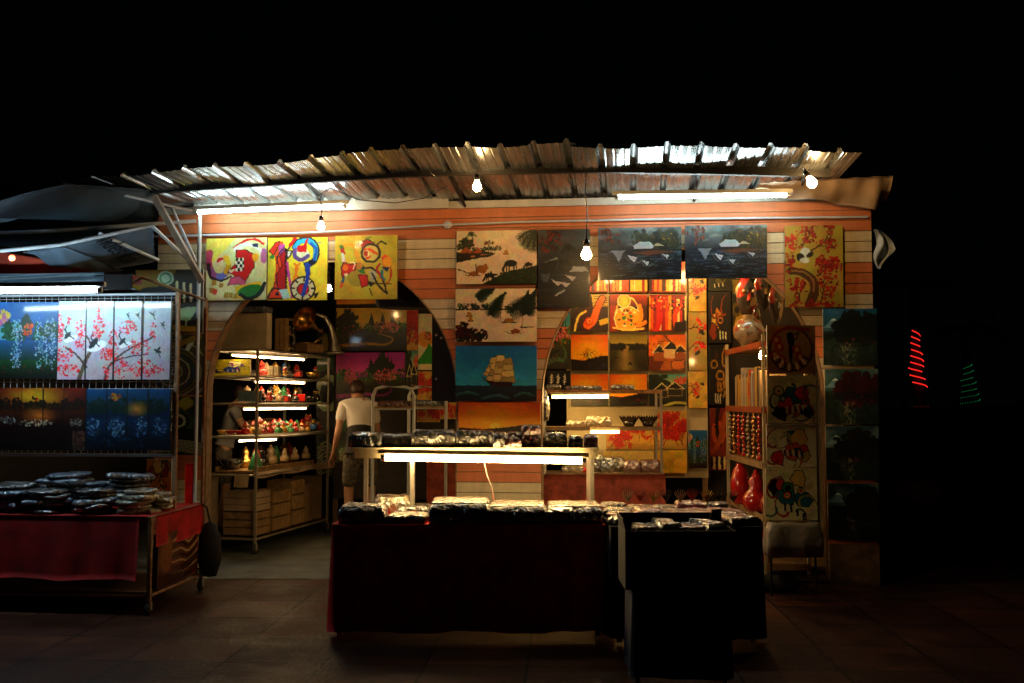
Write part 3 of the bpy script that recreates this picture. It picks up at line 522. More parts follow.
def art_bluelake(h=90):
    p = Pic(1.3, h, '0c2038', 24); p.grad('134268', '102838', 0, .3); p.clump(.35, .14, .1, .06, 30, ['8a3a20', 'a87020'], .02); p.trees(.05, .95, .4, .22, ['0a1c14', '10241c', '182c30'], 34); p.mask(np.clip(1 - np.hypot((p.U - .62) * 6, (p.V - .33) * 6), 0, 1), 'c08038', .9); p.grad('142c44', '060c14', .5, 1)
    for u in (.1, .35, .4, .66, .88): p.clump(u, .62, .1, .16, 70, ['3a5a74', '6a8ca4', '24384a'], .014)
    p.dots(0, .7, 1, .95, 60, ['2c4c68', '0a1420'], .02, .5); return p.out()
def art_garden(sky, sky2, seed, gl, asp=1.9, h=80):
    p = Pic(asp, h, sky, seed); p.grad(sky, sky2, 0, .45); p.tex(.15, 3, 2); p.grad('3a3a14', '141a08', .5, 1); p.trees(0, .98, .55, .2, ['1a3a14', '2a5a1a', '10240c', '3a6a20'], 40)
    if seed % 2: p.trees(0, .22, .55, .45, ['0a140a', '101c0c'], 18)
    else: p.trees(.6, .74, .5, .45, ['0c1a0c', '14240e'], 16)
    for u in (.5, .66, .8): p.poly([(u - .05, .42), (u, .1), (u + .05, .42)], '0c1c0c')
    p.clump(.72, .45, .35, .14, 90, ['a84a3c', 'b8687c', '8c3020', 'c07a50'], .025); p.clump(.2, .5, .2, .14, 60 if seed % 2 == 0 else 12, ['a04060', 'b85a4a'], .025)
    p.curve([(.0, .9), (.4, .84), (.7, .86), (.8, .72), (.6, .6)], gl, .045, .75, .008); p.trees(.0, .5, .8, .1, ['1c2410', '3a2410', '2a3414'], 16); p.clump(.3, .84, .3, .05, 40, ['4a4420', '6a3424', '20280e'], .018); p.curve([(.1, .8), (.35, .72), (.5, .7)], '0c0c06', .03); p.trees(0, 1, 1.02, .12, ['0c100a', '1c1a0a', '2c140c'], 20); return p
def art_sunset(seed, asp=1, h=60, sun=(.5, .45), tree=True):
    p = Pic(asp, h, 'd07018', seed); p.grad('b84a0c', 'e8981c', 0, .68); p.tex(.1, 3, 3); p.mask(np.clip(1 - np.hypot((p.U - sun[0]) * 1.6, (p.V - sun[1]) * 1.6), 0, 1), 'f0b830', .8); p.ell(sun[0], sun[1] + .15, .1, .1, 'f4c850')
    p.poly([(0, .68), (.3, .72), (.6, .66), (.85, .58), (1, .6), (1, 1), (0, 1)], '140c0a')
    if tree:
        for i in range(5): p.branch(.5, .72, -1.57 + (i - 2) * .5, .24, '1c0e08', ['2a140a'], 1, .008, .004)
    p.dots(.4, .8, 1, .96, 20, ['1c5a2c', '6a1c14', '1c1c5a'], .05, .35); return p.out()
def art_river(h=60):
    p = Pic(1, h, '5a4c20', 31); p.grad('6a5c2c', '9a8440', 0, .25); p.grad('4a3e1c', '1c180c', .25, 1); p.mask(np.clip(1 - np.abs(p.U - .42) * (6 - 4 * p.V), 0, 1) * (p.V > .3), 'b8a060', .7); p.trees(0, .35, .42, .18, ['14140a', '0c0e08'], 24); p.trees(.5, 1, .42, .16, ['14140a', '0c0e08'], 24); p.mask((p.V > .4) * np.clip(p.noise(30, 2, None, .2) * 3 - 1.6, 0, 1), '2a2410', .6); p.boat(.2, .62, .24, '14100a', None, False); p.boat(.55, .82, .26, '14100a', '2a2010'); return p.out()
def art_village(seed, asp=1, h=60):
    p = Pic(asp, h, 'c8641c', seed); p.grad('b04a14', 'd8902c', 0, .4); p.tex(.15, 4); p.clump(.1, .3, .22, .14, 50, ['c85a1c', 'd87828', 'a03c14'], .03); p.poly([(0, .6), (1, .5), (1, 1), (0, 1)], '5a280e'); p.poly([(.3, 1), (.45, .6), (.6, .6), (.9, 1)], 'a05a24')
    for u, v, w in ((.3, .5, .2), (.6, .42, .24), (.86, .5, .2)): p.poly([(u - w, v), (u - .02, v - .22), (u + w, v)], '1a120c', 1, 'e0c898', .012); p.poly([(u - w * .8, v), (u + w * .8, v), (u + w * .8, v + .24), (u - w * .8, v + .24)], 'c8a878' if w > .2 else '8a4c20')
    p.branch(.7, .3, -2.2, .5, '140c08', ['1c100a'], 2, .02, .01); p.poly([(.6, .75), (.95, .7), (.95, .95), (.62, .98)], 'b86a20', 1, '1c100a', .01); return p.out()
def art_books(asp=1, seed=33, h=60, figure=False):
    p = Pic(asp, h, '7a2410', seed); p.tex(.2, 4); u = 0
    while u < 1:
        w = p.r.uniform(.05, .1); c = p.r.choice(['c8501c', 'e0b850', '8a1c10', 'd8d090', 'b03014', '2a140c', 'c88830']); t = p.r.uniform(.0, .15); p.poly([(u, t), (u + w * .85, t), (u + w * .85, .96), (u, .96)], c); u += w
    if figure:
        p.curve([(.2, 1), (.3, .6), (.25, .3), (.4, .1)], 'b02414', .07); p.curve([(.75, 1), (.7, .55), (.85, .3)], 'c84a1c', .06); p.dots(0, .05, 1, .45, 50, ['8a1410', 'c83018', 'e0c060', '3a0e0a'], .03); p.poly([(.7, .75), (1, .7), (1, 1), (.66, 1)], '180c08')
    return p.out()
def art_sax(h=60):
    p = Pic(1, h, '2a140a', 35); p.tex(.3, 3); p.ell(.15, .1, .2, .12, 'e08a20'); p.poly([(.55, 0), (1, 0), (1, .3), (.6, .34)], 'c8a850')
    for i in range(5): p.line([(.62, .05 + i * .06), (1, .04 + i * .06)], '1c0e08', .01)
    p.curve([(.85, .1), (.7, .4), (.62, .7), (.42, .9), (.3, .7), (.4, .5)], '3a1008', .1, 1, .12); p.curve([(.85, .1), (.7, .4), (.6, .7), (.45, .82)], 'd86a1c', .07, 1, .12); p.ell(.48, .74, .12, .12, 'c84a14'); p.ell(.5, .72, .05, .05, 'e8b850', 0, 1, .01); p.curve([(.1, .98), (.2, .6), (.4, .45)], 'd8c060', .03); p.poly([(.75, .7), (1, .62), (1, .78), (.78, .84)], 'c8a838'); return p.out()
def art_figure(h=60):
    p = Pic(1, h, '3a140a', 36); p.grad('a03c10', '5a1c0c', 0, .3); p.poly([(.0, .3), (.25, .3), (.2, 1), (0, 1)], '8a2a10'); p.ell(.45, .52, .3, .44, 'e0c878', .2, 1, .016); p.ell(.38, .17, .17, .17, 'a8a044'); p.ell(.38, .17, .1, .13, 'e0b850'); p.ell(.38, .17, .17, .17, 'e8dca0', 0, 1, .012)
    p.poly([(.2, .4), (.55, .32), (.8, .45), (.85, .8), (.6, .95), (.2, .92), (.12, .65)], 'd89a34', 1, 'e8dca0', .014); p.dots(.25, .4, .7, .85, 26, ['2c6a24', 'b4281a', 'e8dca0', '1c0e08'], .04); p.curve([(.8, .3), (.85, .6), (.75, .85), (.95, .75)], 'e08a24', .05); p.curve([(.1, .9), (.5, .96), (.9, .92)], 'e0c060', .03); return p.out()
def art_house(h=60):
    p = Pic(1, h, '2a4a4a', 37); p.grad('4a8a84', 'a8a070', 0, .3); p.trees(0, .4, .5, .5, ['0c140a', '14200e'], 26); p.clump(.85, .2, .2, .12, 50, ['c8462c', 'b03420'], .03); p.grad('10180a', '0a0c06', .45, 1)
    for u, v, w in ((.35, .5, .22), (.7, .46, .24)): p.poly([(u - w, v), (u, v - .22), (u + w, v)], '0c0a08', 1, 'd8c888', .014); p.poly([(u - w * .8, v), (u + w * .8, v), (u + w * .8, v + .22), (u - w * .8, v + .22)], '1c180c', 1, 'a09060', .008)
    p.curve([(.4, 1), (.7, .9), (1, .92)], 'a8a050', .04); return p.out()
def art_landscape(seed, skyc='1c5a70', asp=.9, h=80, leaf=('0a120a', '10180c')):
    p = Pic(asp, h, skyc, seed); p.grad(skyc, '3a5a5a', 0, .4); p.mask((p.V < .4) * np.clip(p.noise(4, 4, None, 2) * 3 - 1.2, 0, 1), '9aaca8', .5); p.poly([(0, .34), (.2, .16), (.4, .34)], '7a98a8'); p.poly([(.13, .22), (.2, .16), (.27, .22), (.2, .21)], 'd0dcdc'); p.grad('28382e', '182420', .4, 1); p.trees(.42, .9, .62, .5, list(leaf), 30); p.trees(0, 1, .55, .14, ['0c140c', '141c0e'], 24)
    p.mask(np.clip(1 - np.abs(p.U - .45) * 4, 0, 1) * (p.V > .6) * np.clip(p.noise(26, 2, None, .25) * 4 - 1.8, 0, 1), 'd0c8a8', .7); p.dots(0, .58, 1, 1, 60, ['1c2c20', '34402a', '101814'], .03, .6); p.dots(.3, .5, .98, .66, 22, ['8a4030', '60281c', '2c4a44', '3a2a1c'], .016, .6); p.mask((p.V > .66) * np.clip(p.noise(18, 3, None, .3) * 3 - 1.6, 0, 1), '4a6468', .5); return p.out()
def art_cat(h=90):
    p = Pic(.95, h, '8a6a34', 41); p.tex(.25, 4); p.ell(.5, .5, .42, .44, '3a100c', 0, 1, .02); p.ell(.5, .5, .38, .4, 'a07c40', 0, .5); p.curve([(.15, .2), (.4, .06), (.85, .1)], '7a1c14', .03)
    p.poly([(.4, .18), (.46, .14), (.54, .16), (.58, .3), (.54, .56), (.5, .86), (.45, .6), (.44, .34)], '0c0a0a'); p.curve([(.56, .2), (.66, .16), (.6, .3)], '0c0a0a', .014)
    for u, v in ((.2, .3), (.26, .44), (.16, .6), (.62, .5), (.68, .66), (.3, .7)): p.ell(u, v, .08, .1, '8a1c14', u * 9); p.ell(u, v, .04, .05, 'b89a50')
    for i in range(10): a = .5 + i * .24; p.line([(.5 + .3 * math.cos(a), .5 + .3 * math.sin(a)), (.5 + .4 * math.cos(a), .5 + .42 * math.sin(a))], 'd8d0a8' if i % 2 else '2a100c', .022)
    return p.out()
def art_violin(h=100, asp=.3):
    p = Pic(asp, h, '7a2c14', 43); p.tex(.25, 4); p.ell(.5, .4, .12, .2, 'c05a28'); p.curve([(.5, .0), (.4, .3), (.6, .6)], '1c0a06', .03); p.ell(.4, .3, .04, .04, '1c0a06'); p.curve([(.9, .1), (.6, .5), (.2, .7)], 'a8542c', .04)
    for i in range(6): p.line([(.1 + i * .15, .8), (.1 + i * .15, .97)], 'd8c898' if i % 2 else '1c100a', .02)
    return p.out()
def art_calligraphy(h=60, asp=1.3):
    p = Pic(asp, h, '0c0a08', 45)
    for k in range(3):
        u = .2 + k * .28
        for i in range(5): p.line([(u - .08 + p.r.uniform(0, .04), .3 + i * .08), (u + .08 - p.r.uniform(0, .05), .28 + i * .08 + p.r.uniform(-.03, .03))], 'd8d4c0', .016)
        p.line([(u, .2), (u - .02, .72)], 'd8d4c0', .02)
    return p.out()

# ---- one stretched canvas or lacquer board = one mesh with a painted front
def canvas(label, fr, off, box, img, kind='canvas', thick=.022, group=None, name=None, edge=None, tilt=0, dx=0):
    x0, y0, x1, y1 = box; u0, zt = fr.hit(x0, (y0), off); u1, zb = fr.hit(x1, y1, off)
    zt2 = fr.hit(x1, y0, off)[1]; zt = (zt + zt2) / 2; w, h = u1 - u0, zt - zb
    img = np.asarray(img); ih, iw = img.shape[:2]; nx = min(iw, 230); ny = min(ih, 230)
    X = np.linspace(-w / 2, w / 2, nx + 1); Z = np.linspace(h, 0, ny + 1)
    gx, gz = np.meshgrid(X, Z); n = gx.size
    iu = np.clip((np.linspace(0, 1, nx + 1) * iw).astype(int), 0, iw - 1); iv = np.clip((np.linspace(0, 1, ny + 1) * ih).astype(int), 0, ih - 1)
    col = img[iv][:, iu].reshape(-1, 3); col = np.where(col <= .04045, col / 12.92, ((col + .055) / 1.055) ** 2.4)
    V = np.zeros((n + 8, 3)); V[:n, 0] = gx.ravel(); V[:n, 2] = gz.ravel(); V[:n, 1] = -thick
    cs = [(-w / 2, h), (w / 2, h), (w / 2, 0), (-w / 2, 0)]
    for i, (a, b) in enumerate(cs): V[n + i] = (a, -thick, b); V[n + 4 + i] = (a, 0, b)
    W1 = nx + 1; j, i = np.meshgrid(np.arange(ny), np.arange(nx), indexing='ij'); q = (j * W1 + i).ravel()
    Fc = np.stack([q, q + W1, q + W1 + 1, q + 1], 1)
    side = [(n + k, n + (k + 1) % 4, n + 4 + (k + 1) % 4, n + 4 + k) for k in range(4)] + [(n + 4, n + 5, n + 6, n + 7)]
    Fa = np.vstack([Fc, np.array(side)]); nf = len(Fa)
    me = bpy.data.meshes.new('painting'); me.vertices.add(n + 8); me.vertices.foreach_set('co', V.ravel())
    me.loops.add(nf * 4); me.loops.foreach_set('vertex_index', Fa.ravel()); me.polygons.add(nf)
    me.polygons.foreach_set('loop_start', np.arange(nf) * 4); me.polygons.foreach_set('loop_total', np.full(nf, 4))
    mi = np.zeros(nf, int); mi[-5:] = 1; me.polygons.foreach_set('material_index', mi)
    me.materials.append(MATS['lacquer' if kind == 'lacquer' else 'oil_paint']); me.materials.append(edge or (M['blackf'] if kind == 'lacquer' else M['cardw']))
    ca = me.color_attributes.new('paint', 'FLOAT_COLOR', 'POINT'); A = np.ones((n + 8, 4)); A[:n, :3] = col; ca.data.foreach_set('color', A.ravel())
    me.update(); me.validate(); o = bpy.data.objects.new(name or ('lacquer_painting' if kind == 'lacquer' else 'canvas_painting'), me); C.objects.link(o)
    o.location = fr.w((u0 + u1) / 2, off, zb); o.rotation_euler = (R(tilt), 0, fr.yaw)
    hr = random.Random(label); o.rotation_euler = (R(tilt + hr.uniform(.3, 1.6)), R(hr.uniform(-.45, .45)), fr.yaw)
    return tag(o, label, 'painting', group)
# ================================================================== THE SETTING
def tile_mat():
    m = bpy.data.materials.new('floor_tiles'); m.use_nodes = True; n = m.node_tree; b = n.nodes['Principled BSDF']
    tc = n.nodes.new('ShaderNodeTexCoord'); mp = n.nodes.new('ShaderNodeMapping'); mp.inputs['Rotation'].default_value = (0, 0, R(3)); mp.inputs['Location'].default_value = (.22, .1, 0)
    br = n.nodes.new('ShaderNodeTexBrick'); br.offset = 0; br.inputs['Scale'].default_value = 1; br.inputs['Brick Width'].default_value = .6; br.inputs['Row Height'].default_value = .6
    br.inputs['Mortar Size'].default_value = .009; br.inputs['Color1'].default_value = (.085, .030, .015, 1); br.inputs['Color2'].default_value = (.034, .013, .008, 1); br.inputs['Mortar'].default_value = (.002, .0018, .0015, 1)
    no = n.nodes.new('ShaderNodeTexNoise'); no.inputs['Scale'].default_value = 2.2; no.inputs['Detail'].default_value = 8; no.inputs['Roughness'].default_value = .7
    mr = n.nodes.new('ShaderNodeMapRange'); mr.inputs[1].default_value = .3; mr.inputs[2].default_value = .7; mr.inputs[3].default_value = .35; mr.inputs[4].default_value = 1.4
    vm = n.nodes.new('ShaderNodeVectorMath'); vm.operation = 'SCALE'
    L = n.links.new; L(tc.outputs['Object'], mp.inputs[0]); L(mp.outputs[0], br.inputs[0]); L(tc.outputs['Object'], no.inputs[0]); L(no.outputs[0], mr.inputs[0]); L(br.outputs[0], vm.inputs[0]); L(mr.outputs[0], vm.inputs['Scale']); L(vm.outputs[0], b.inputs['Base Color'])
    r2 = n.nodes.new('ShaderNodeMapRange'); r2.inputs[1].default_value = .3; r2.inputs[2].default_value = .7; r2.inputs[3].default_value = .42; r2.inputs[4].default_value = .75; b.inputs['Specular IOR Level'].default_value = .10; L(no.outputs[0], r2.inputs[0]); L(r2.outputs[0], b.inputs['Roughness'])
    bp = n.nodes.new('ShaderNodeBump'); bp.inputs['Strength'].default_value = .5; bp.inputs['Distance'].default_value = .01; n2 = n.nodes.new('ShaderNodeTexNoise'); n2.inputs['Scale'].default_value = 30; n2.inputs['Detail'].default_value = 6
    L(tc.outputs['Object'], n2.inputs[0]); L(n2.outputs[0], bp.inputs['Height']); L(bp.outputs[0], b.inputs['Normal']); return m
g = MB(); g.add([(-300, -300, 0), (300, -300, 0), (300, 300, 0), (-300, 300, 0)], [(0, 1, 2, 3)])
o = g.build('ground', tile_mat()); o['kind'] = 'structure'
conc = mat('worn_concrete', (.075, .085, .08), .75, var=.55, vs=3, bump=(20, .3))
g = MB(); y0 = 8.72
g.box((-1.6, y0 + 2.4, .0), (5.4, 4.8, .012)); o = g.build('concrete_pavement', conc, loc=(0, 0, .0)); o['kind'] = 'structure'

# ------------------------------------------------------------------ the kiosk
kio = thing('souvenir_kiosk', 'long souvenir kiosk clad in orange and cream striped boards under a corrugated metal roof', 'kiosk', FAC.w(0, 0), FY)
UL = FAC.hit(155, 400)[0]; UR = FAC.hit(875, 400)[0]
Ztop = FAC.hit(640, 199)[1]; z_or = FAC.hit(640, 204)[1]
BH = .0905; BAND = 3 * BH
A_ = (FAC.hit(206, 400)[0], FAC.hit(457, 400)[0]); B_ = (FAC.hit(541, 400)[0], FAC.hit(825, 400)[0])
zsA = FAC.hit(330, 395)[1]; ztA = FAC.hit(330, 259)[1]; zsB = FAC.hit(680, 400)[1]; ztB = FAC.hit(680, 246)[1]
def half(arch, z, zs, zt):
    w = (arch[1] - arch[0]) / 2
    if z >= zt: return 0
    if z <= zs: return w
    return w * math.sqrt(max(0, 1 - ((z - zs) / (zt - zs)) ** 2))
def spans(z):
    out = [(UL, UR)]
    for ar, zs, zt in ((A_, zsA, ztA), (B_, zsB, ztB)):
        h = half(ar, z, zs, zt)
        if h > 0:
            c = (ar[0] + ar[1]) / 2; a, b = c - h, c + h; out = [q for s in out for q in ((s[0], max(s[0], min(s[1], a))), (min(s[1], max(s[0], b)), s[1])) if q[1] - q[0] > 1e-4]
    return out
wb = MB()
def strip(z0, z1, y, mi, yb=None):
    s0, s1 = spans(z0 + 1e-5), spans(z1 - 1e-5)
    if len(s0) != len(s1): s1 = s0 = spans((z0 + z1) / 2)
    for (a, b), (c, d) in zip(s0, s1):
        wb.add([(a, y, z0), (b, y, z0), (d, y, z1), (c, y, z1)], [(0, 1, 2, 3)], mi)
        wb.add([(a, .10, z0), (c, .10, z1), (d, .10, z1), (b, .10, z0)], [(0, 1, 2, 3)], 2)
nb = 0; z = z_or + BH * 0
bands = []; zz = z_or
strip(z_or, Ztop + .02, 0, 2)
k = 0
while zz > .03:
    z0 = max(.03, zz - BH); mi = (k // 3) % 2
    n = 5; step = (zz - z0 - .007) / n
    strip(zz - .007, zz, .011, 3)
    for i in range(n): strip(z0 + i * step, z0 + (i + 1) * step, 0, mi)
    zz -= BH; k += 1
wb.build('wall', [M['orange'], M['cream'], M['white'], M['wood']], kio)
for ar, zs, zt, nm in ((A_, zsA, ztA, 'a'), (B_, zsB, ztB, 'b')):   # arch linings
    t = MB(); w = (ar[1] - ar[0]) / 2; c = (ar[0] + ar[1]) / 2; P = [(c - w, .02)] + [(c - w * math.cos(a), zs + (zt - zs) * math.sin(a)) for a in np.linspace(0, math.pi, 41)] + [(c + w, .02)]
    vs = []
    for u, z in P:
        du, dz = c - u, (zs * .5 - z) if z > zs else 0; L = math.hypot(du, dz) or 1; ou, oz = u + du / L * .012, z + dz / L * .012
        vs += [(u, -.004, z), (u, .12, z), (ou, .12, oz), (ou, -.004, oz)]
    fs = [(4 * i + a, 4 * i + (a + 1) % 4, 4 * i + 4 + (a + 1) % 4, 4 * i + 4 + a) for i in range(len(P) - 1) for a in range(4)]
    t.add(vs, fs, 0).build('arch_trim', M['wood'], kio)
s = MB(); s.box((UR - .04, 2.2, (Ztop) / 2), (.06, 4.2, Ztop - .04)); s.build('side_wall', M['cream'], kio)
s = MB(); s.box((UL - 2.4, 2.3, Ztop / 2), (.06, 4.2, Ztop - .04)); s.build('side_wall', M['blackcloth'], kio)
s = MB(); s.box(((UL + UR) / 2 - 1.2, 4.4, Ztop / 2), (UR - UL + 2.4, .06, Ztop - .04)); s.build('back_wall', M['blackcloth'], kio)
s = MB()
for i in range(30): s.box(((B_[0] + B_[1]) / 2 + .1, .10 + i * .145, .13), (B_[1] - B_[0] + .25, .14, .03))
s.box(((B_[0] + B_[1]) / 2 + .1, .06, .065), (B_[1] - B_[0] + .25, .03, .10)); s.build('floor', M['wood'], kio)
s = MB(); s.box(((UL + UR) / 2, 2.3, Ztop - .06), (UR - UL - .16, 4.1, .02)); s.build('ceiling', M['interior'], kio)
# pale fascia boards above the siding
s = MB(); a = FAC.hit(196, 210)[0]; b = FAC.hit(449, 206)[0]; z0 = FAC.hit(320, 212)[1]; s.box(((a + b) / 2, -.035, z0 + .07), (b - a, .02, .13)); s.build('fascia_board', M['white'], kio)
# roof: separate corrugated sheets with a little play between them
eave = [(-60, 192), (60, 184), (120, 178), (200, 170), (290, 162), (380, 152), (475, 148.5), (600, 147.5), (735, 148.5), (856, 151.5)]
OV = -1.28
EU, EZ = zip(*[FAC.hit(x, y, OV) for x, y in eave])
def ez(u): return float(np.interp(u, EU, EZ))
Zb = FAC.hit(600, 201, 0)[1] + .035
def rib(u):
    q = (u / .252) % 1.0
    return .036 * (0 if q < .34 else (q - .34) / .06 if q < .40 else 1 if q < .5 else (.56 - q) / .06 if q < .56 else 0) + .004 * (abs(((u / .252 * 4) % 1) - .5) < .12)
ua, ub = EU[0], EU[-1]; wS = .86; k = 0; u = ua; rr = random.Random(5)
while u < ub - .1:
    un = min(ub, u + wS); dz = (k % 2) * .007; ov = OV - rr.uniform(-.03, .06); tw = rr.uniform(-.012, .014)
    nu = 100; mb = MB()
    def fn(s_, t_, u=u, un=un, dz=dz, ov=ov, tw=tw):
        uu = u + (un + .05 - u) * s_; yy = ov + (.12 - ov) * t_
        z = ez(uu) * (1 - t_) + Zb * t_ + dz + rib(uu) + tw * math.sin(s_ * 5) * (1 - t_) + .008 * math.sin(uu * 7 + t_ * 5)
        return (uu, yy, z)
    mb.sheet(fn, nu, 10, 0, .0018, False); mb.build('roof_sheet', M['zinc'], kio); u = un; k += 1
for i in range(7):
    u0 = UL - .9 + i * 1.08; mb = MB()
    mb.sheet(lambda s_, t_: (u0 + 1.1 * s_, .1 + 4.5 * t_, Zb + .012 + .006 * (i % 2) + rib(u0 + 1.1 * s_) - .25 * t_), 40, 4, 0, .0018, False); mb.build('roof_sheet', M['zinc'], kio)
s = MB(); pts = []
for x, y in ((60, 187), (120, 191.5), (200, 186.5), (300, 180), (400, 173.5), (475, 170.5), (600, 168.5), (700, 170), (829, 173)): u, z = FAC.hit(x, y, -.75); pts.append((u, z))
for (a, b), (c, d) in zip(pts, pts[1:]): s.box(((a + c) / 2, -.75, (b + d) / 2), (math.hypot(c - a, d - b) + .01, .045, .07), (0, -math.atan2(d - b, c - a), 0))
s.build('roof_beam', M['beam'], kio)
for x in (300, 450, 700, 810):   # rafters from wall to beam
    u = FAC.hit(x, 170, -.75)[0]; z = float(np.interp(u, [p[0] for p in pts], [p[1] for p in pts])); s = MB(); s.tube([(u, -.78, z + .025), (u, .0, Zb - .05)], .014, 6); s.build('rafter', M['beam'], kio)
s = MB(); P = [(128, 237.5), (155, 236.5), (300, 233), (345, 231), (380, 228.5), (430, 225.5), (520, 222), (640, 219.5), (760, 218), (868, 217)]
s.tube([(FAC.hit(x, y, -.03)[0], -.03, FAC.hit(x, y, -.03)[1]) for x, y in P], .011, 8); s.build('conduit_pipe', M['pipe'], kio)
for x, y in ((448, 225),): u, z = FAC.hit(x, y, -.03); s = MB(); s.lathe([(.001, -.02), (.035, -.02), (.038, 0), (.03, .02), (.001, .022)], 14, (u, -.04, z), 0, Matrix.Rotation(R(90), 4, 'X')); s.build('junction_box', M['pipe'], kio)
# uprights at the left end and base of the right pier
s = MB(); u, z = FAC.hit(200, 217, -.2); s.tube([(u, -.2, 0.02), (u, -.2, z + .1)], .018, 8); s.build('post', M['pipe'], kio)
s = MB(); s.box((UR - .2, -.03, .17), (.40, .04, .34)); s.build('plinth', M['wood'], kio)
# black shutter panel that fills the arch beside the middle pier
s = MB(); a, zb = FAC.hit(432, 401, .16); b = FAC.hit(463, 401, .16)[0]; zt = FAC.hit(440, 285, .16)[1]
s.box(((a + b) / 2, .16, (zb + zt) / 2), (b - a, .03, zt - zb)); s.build('shutter', M['black'], kio)
for y in (335, 338, 379):
    u, z = FAC.hit(436 + (y == 338) * 5, y, .13); s2 = MB(); s2.ball((u, .14, z), .011, 8); s2.build('bolt', M['pipe'], kio)
s = MB(); a, zt = FAC.hit(372, 282, .2); b, zb = FAC.hit(433, 306, .2)
s.lathe([(1e-3, 0), (.9, 0), (1.0, .05), (1.0, .3), (1e-3, .3)], 24, ((a + b) / 2, .35, zb), 0, None, (b - a) / 2, .25); s.build('awning_roll', M['blackcloth'], kio)

# ================================================================== LAMPS
def fluo(label, p0, p1, em, r=.014, housing='up', hmat='white', group=None, name='fluorescent_lamp', hh=.035):
    p0, p1 = Vector(p0), Vector(p1); d = p1 - p0; L = d.length; t = thing(name, label, 'lamp', p0, 0, group)
    s = MB(); s.tube([d * .02, d * .98], r, 10, cap=True); s.build('tube', EM[em], t)
    for k in (0.0, .98): s = MB(); s.tube([d * k, d * (k + .02)], r * 1.15, 10); s.build('end_cap', M['silver'], t)
    if housing:
        off = Vector((0, 0, r + hh / 2 + .006)) if housing == 'up' else Vector((0, .035 + r, .03)); ang = math.atan2(d.y, d.x); tl = math.asin(d.z / L)
        s = MB(); s.box(d / 2 + off, (L * 1.03, (.032 if em == 'white' else .045) if housing == 'up' else .022, hh if housing == 'up' else .13), (0, -tl, ang), 0, .004); s.build('housing', M[hmat], t)
    return t
def bulb(label, px, py, Y, ztop, r=.030, em='bulb', tilt=0, group='bare bulbs on cords under the roof'):
    c = at(px, py, Y); t = thing('light_bulb', label, 'light bulb', c, 0, group); X = Matrix.Rotation(tilt, 4, 'Y')
    s = MB(); s.lathe([(1e-3, -r), (r * .5, -r * .88), (r * .87, -r * .5), (r, 0), (r * .87, r * .5), (r * .6, r * 1.05), (r * .45, r * 1.5)], 14, (0, 0, 0), 0, X); s.build('glass', EM[em], t)
    s = MB(); s.lathe([(r * .45, r * 1.5), (r * .62, r * 1.5), (r * .65, r * 2.6), (r * .35, r * 3), (1e-3, r * 3)], 12, (0, 0, 0), 0, X); s.build('socket', M['blackf'], t)
    e = X @ Vector((0, 0, r * 3)); h = ztop - c.z; s = MB(); s.tube([e, e + Vector((.008, 0, (h - e.z) * .35)), e + Vector((-.008, .0, (h - e.z) * .7)), Vector((e.x, 0, h))], .0045, 6); s.build('cord', M['blackf'], t); return t
GL = 'white fluorescent tubes under the roof'
a, b = at(195, 212.5, 8.90), at(346, 206, 8.72); fluo('white fluorescent tube above the three yellow abstract paintings', a, b, 'white', group=GL, housing='up')
a, b = at(615, 197.5, 8.22), at(790, 195.5, 8.15); fluo('white fluorescent tube hanging above the two dark lake paintings', a, b, 'white', group=GL, housing='up')
a, b = at(-110, 292, 7.12), at(102, 290, 7.18); fluo('cold bright fluorescent tube over the stall at the far left', a, b, 'side', .018, housing='up', group=None)
bulb('lit bare bulb hanging just above the third abstract painting', 321, 227, 8.35, at(321, 195, 8.35).z, .032)
bulb('lit bare bulb fixed close under the metal roof beam', 477, 187, 7.9, at(477, 168, 7.9).z, .036)
bulb('lit bare bulb hanging on a long cord beside the tall dark painting', 586.5, 255, 7.75, at(586.5, 172, 7.75).z, .041)
bulb('lit bare bulb tilted at the right end of the roof beside the beige tarpaulin', 812, 183, 7.6, at(809, 168, 7.6).z, .038, tilt=-.5)
bulb('lit bulb inside the left arch, glimpsed between two abstract paintings', 329, 289, 9.75, 3.1, .028, group=None)
bulb('lit bulb inside the right arch behind the nearer dark lake painting', 622, 262, 9.15, 3.1, .055, group=None)
bulb('lit bulb inside the right arch behind the dark painting with the mirrored bulb', 712, 260, 9.1, 3.1, .055, group=None)
s = MB(); P = [at(430, 172, 8), at(447, 186, 8.1), at(425, 198, 8.2), at(395, 203, 8.3), at(360, 200, 8.35), at(330, 188, 8.3), at(318, 196, 8.3)]; s.tube(P, .004, 5); tag(s.build('cable', M['blackf']), 'thin black cable sagging between the roof beam and the left bulb', 'cable')

# ================================================================== PAINTINGS ON THE FRONT
def cv(label, box, img, kind='canvas', off=-.04, fr=FAC, **k): return canvas(label, fr, off, box, img, kind, **k)
cv('yellow abstract canvas with a red checkered face, leftmost of three under the roof', (208, 238.5, 267, 300), art_profile())
cv('yellow abstract canvas with a guitar and blue curved figure, middle of three', (269, 238, 327.5, 300), art_guitar())
cv('mustard abstract canvas with a black ringed circle, right of the three', (336, 236, 397.5, 299), art_circle())
cv('white lacquer painting of huts, boats and grazing buffalo', (457, 231, 537, 283.5), art_beach(), 'lacquer')
cv('white lacquer painting of boats beneath a dark palm frond', (456, 289, 537, 341.5), art_palmleaf(), 'lacquer')
cv('teal painting of a sailing ship on dark waves', (456, 346, 537, 401), art_ship())
cv('orange sunset painting half hidden below the sailing ship painting', (459, 402.5, 541, 440), art_sunset(51, 1.6, 60, (.45, .5), False))
cv('tall dark lacquer painting of boats beside the white buffalo painting', (538, 230, 590, 308), art_night_tall(), 'lacquer')
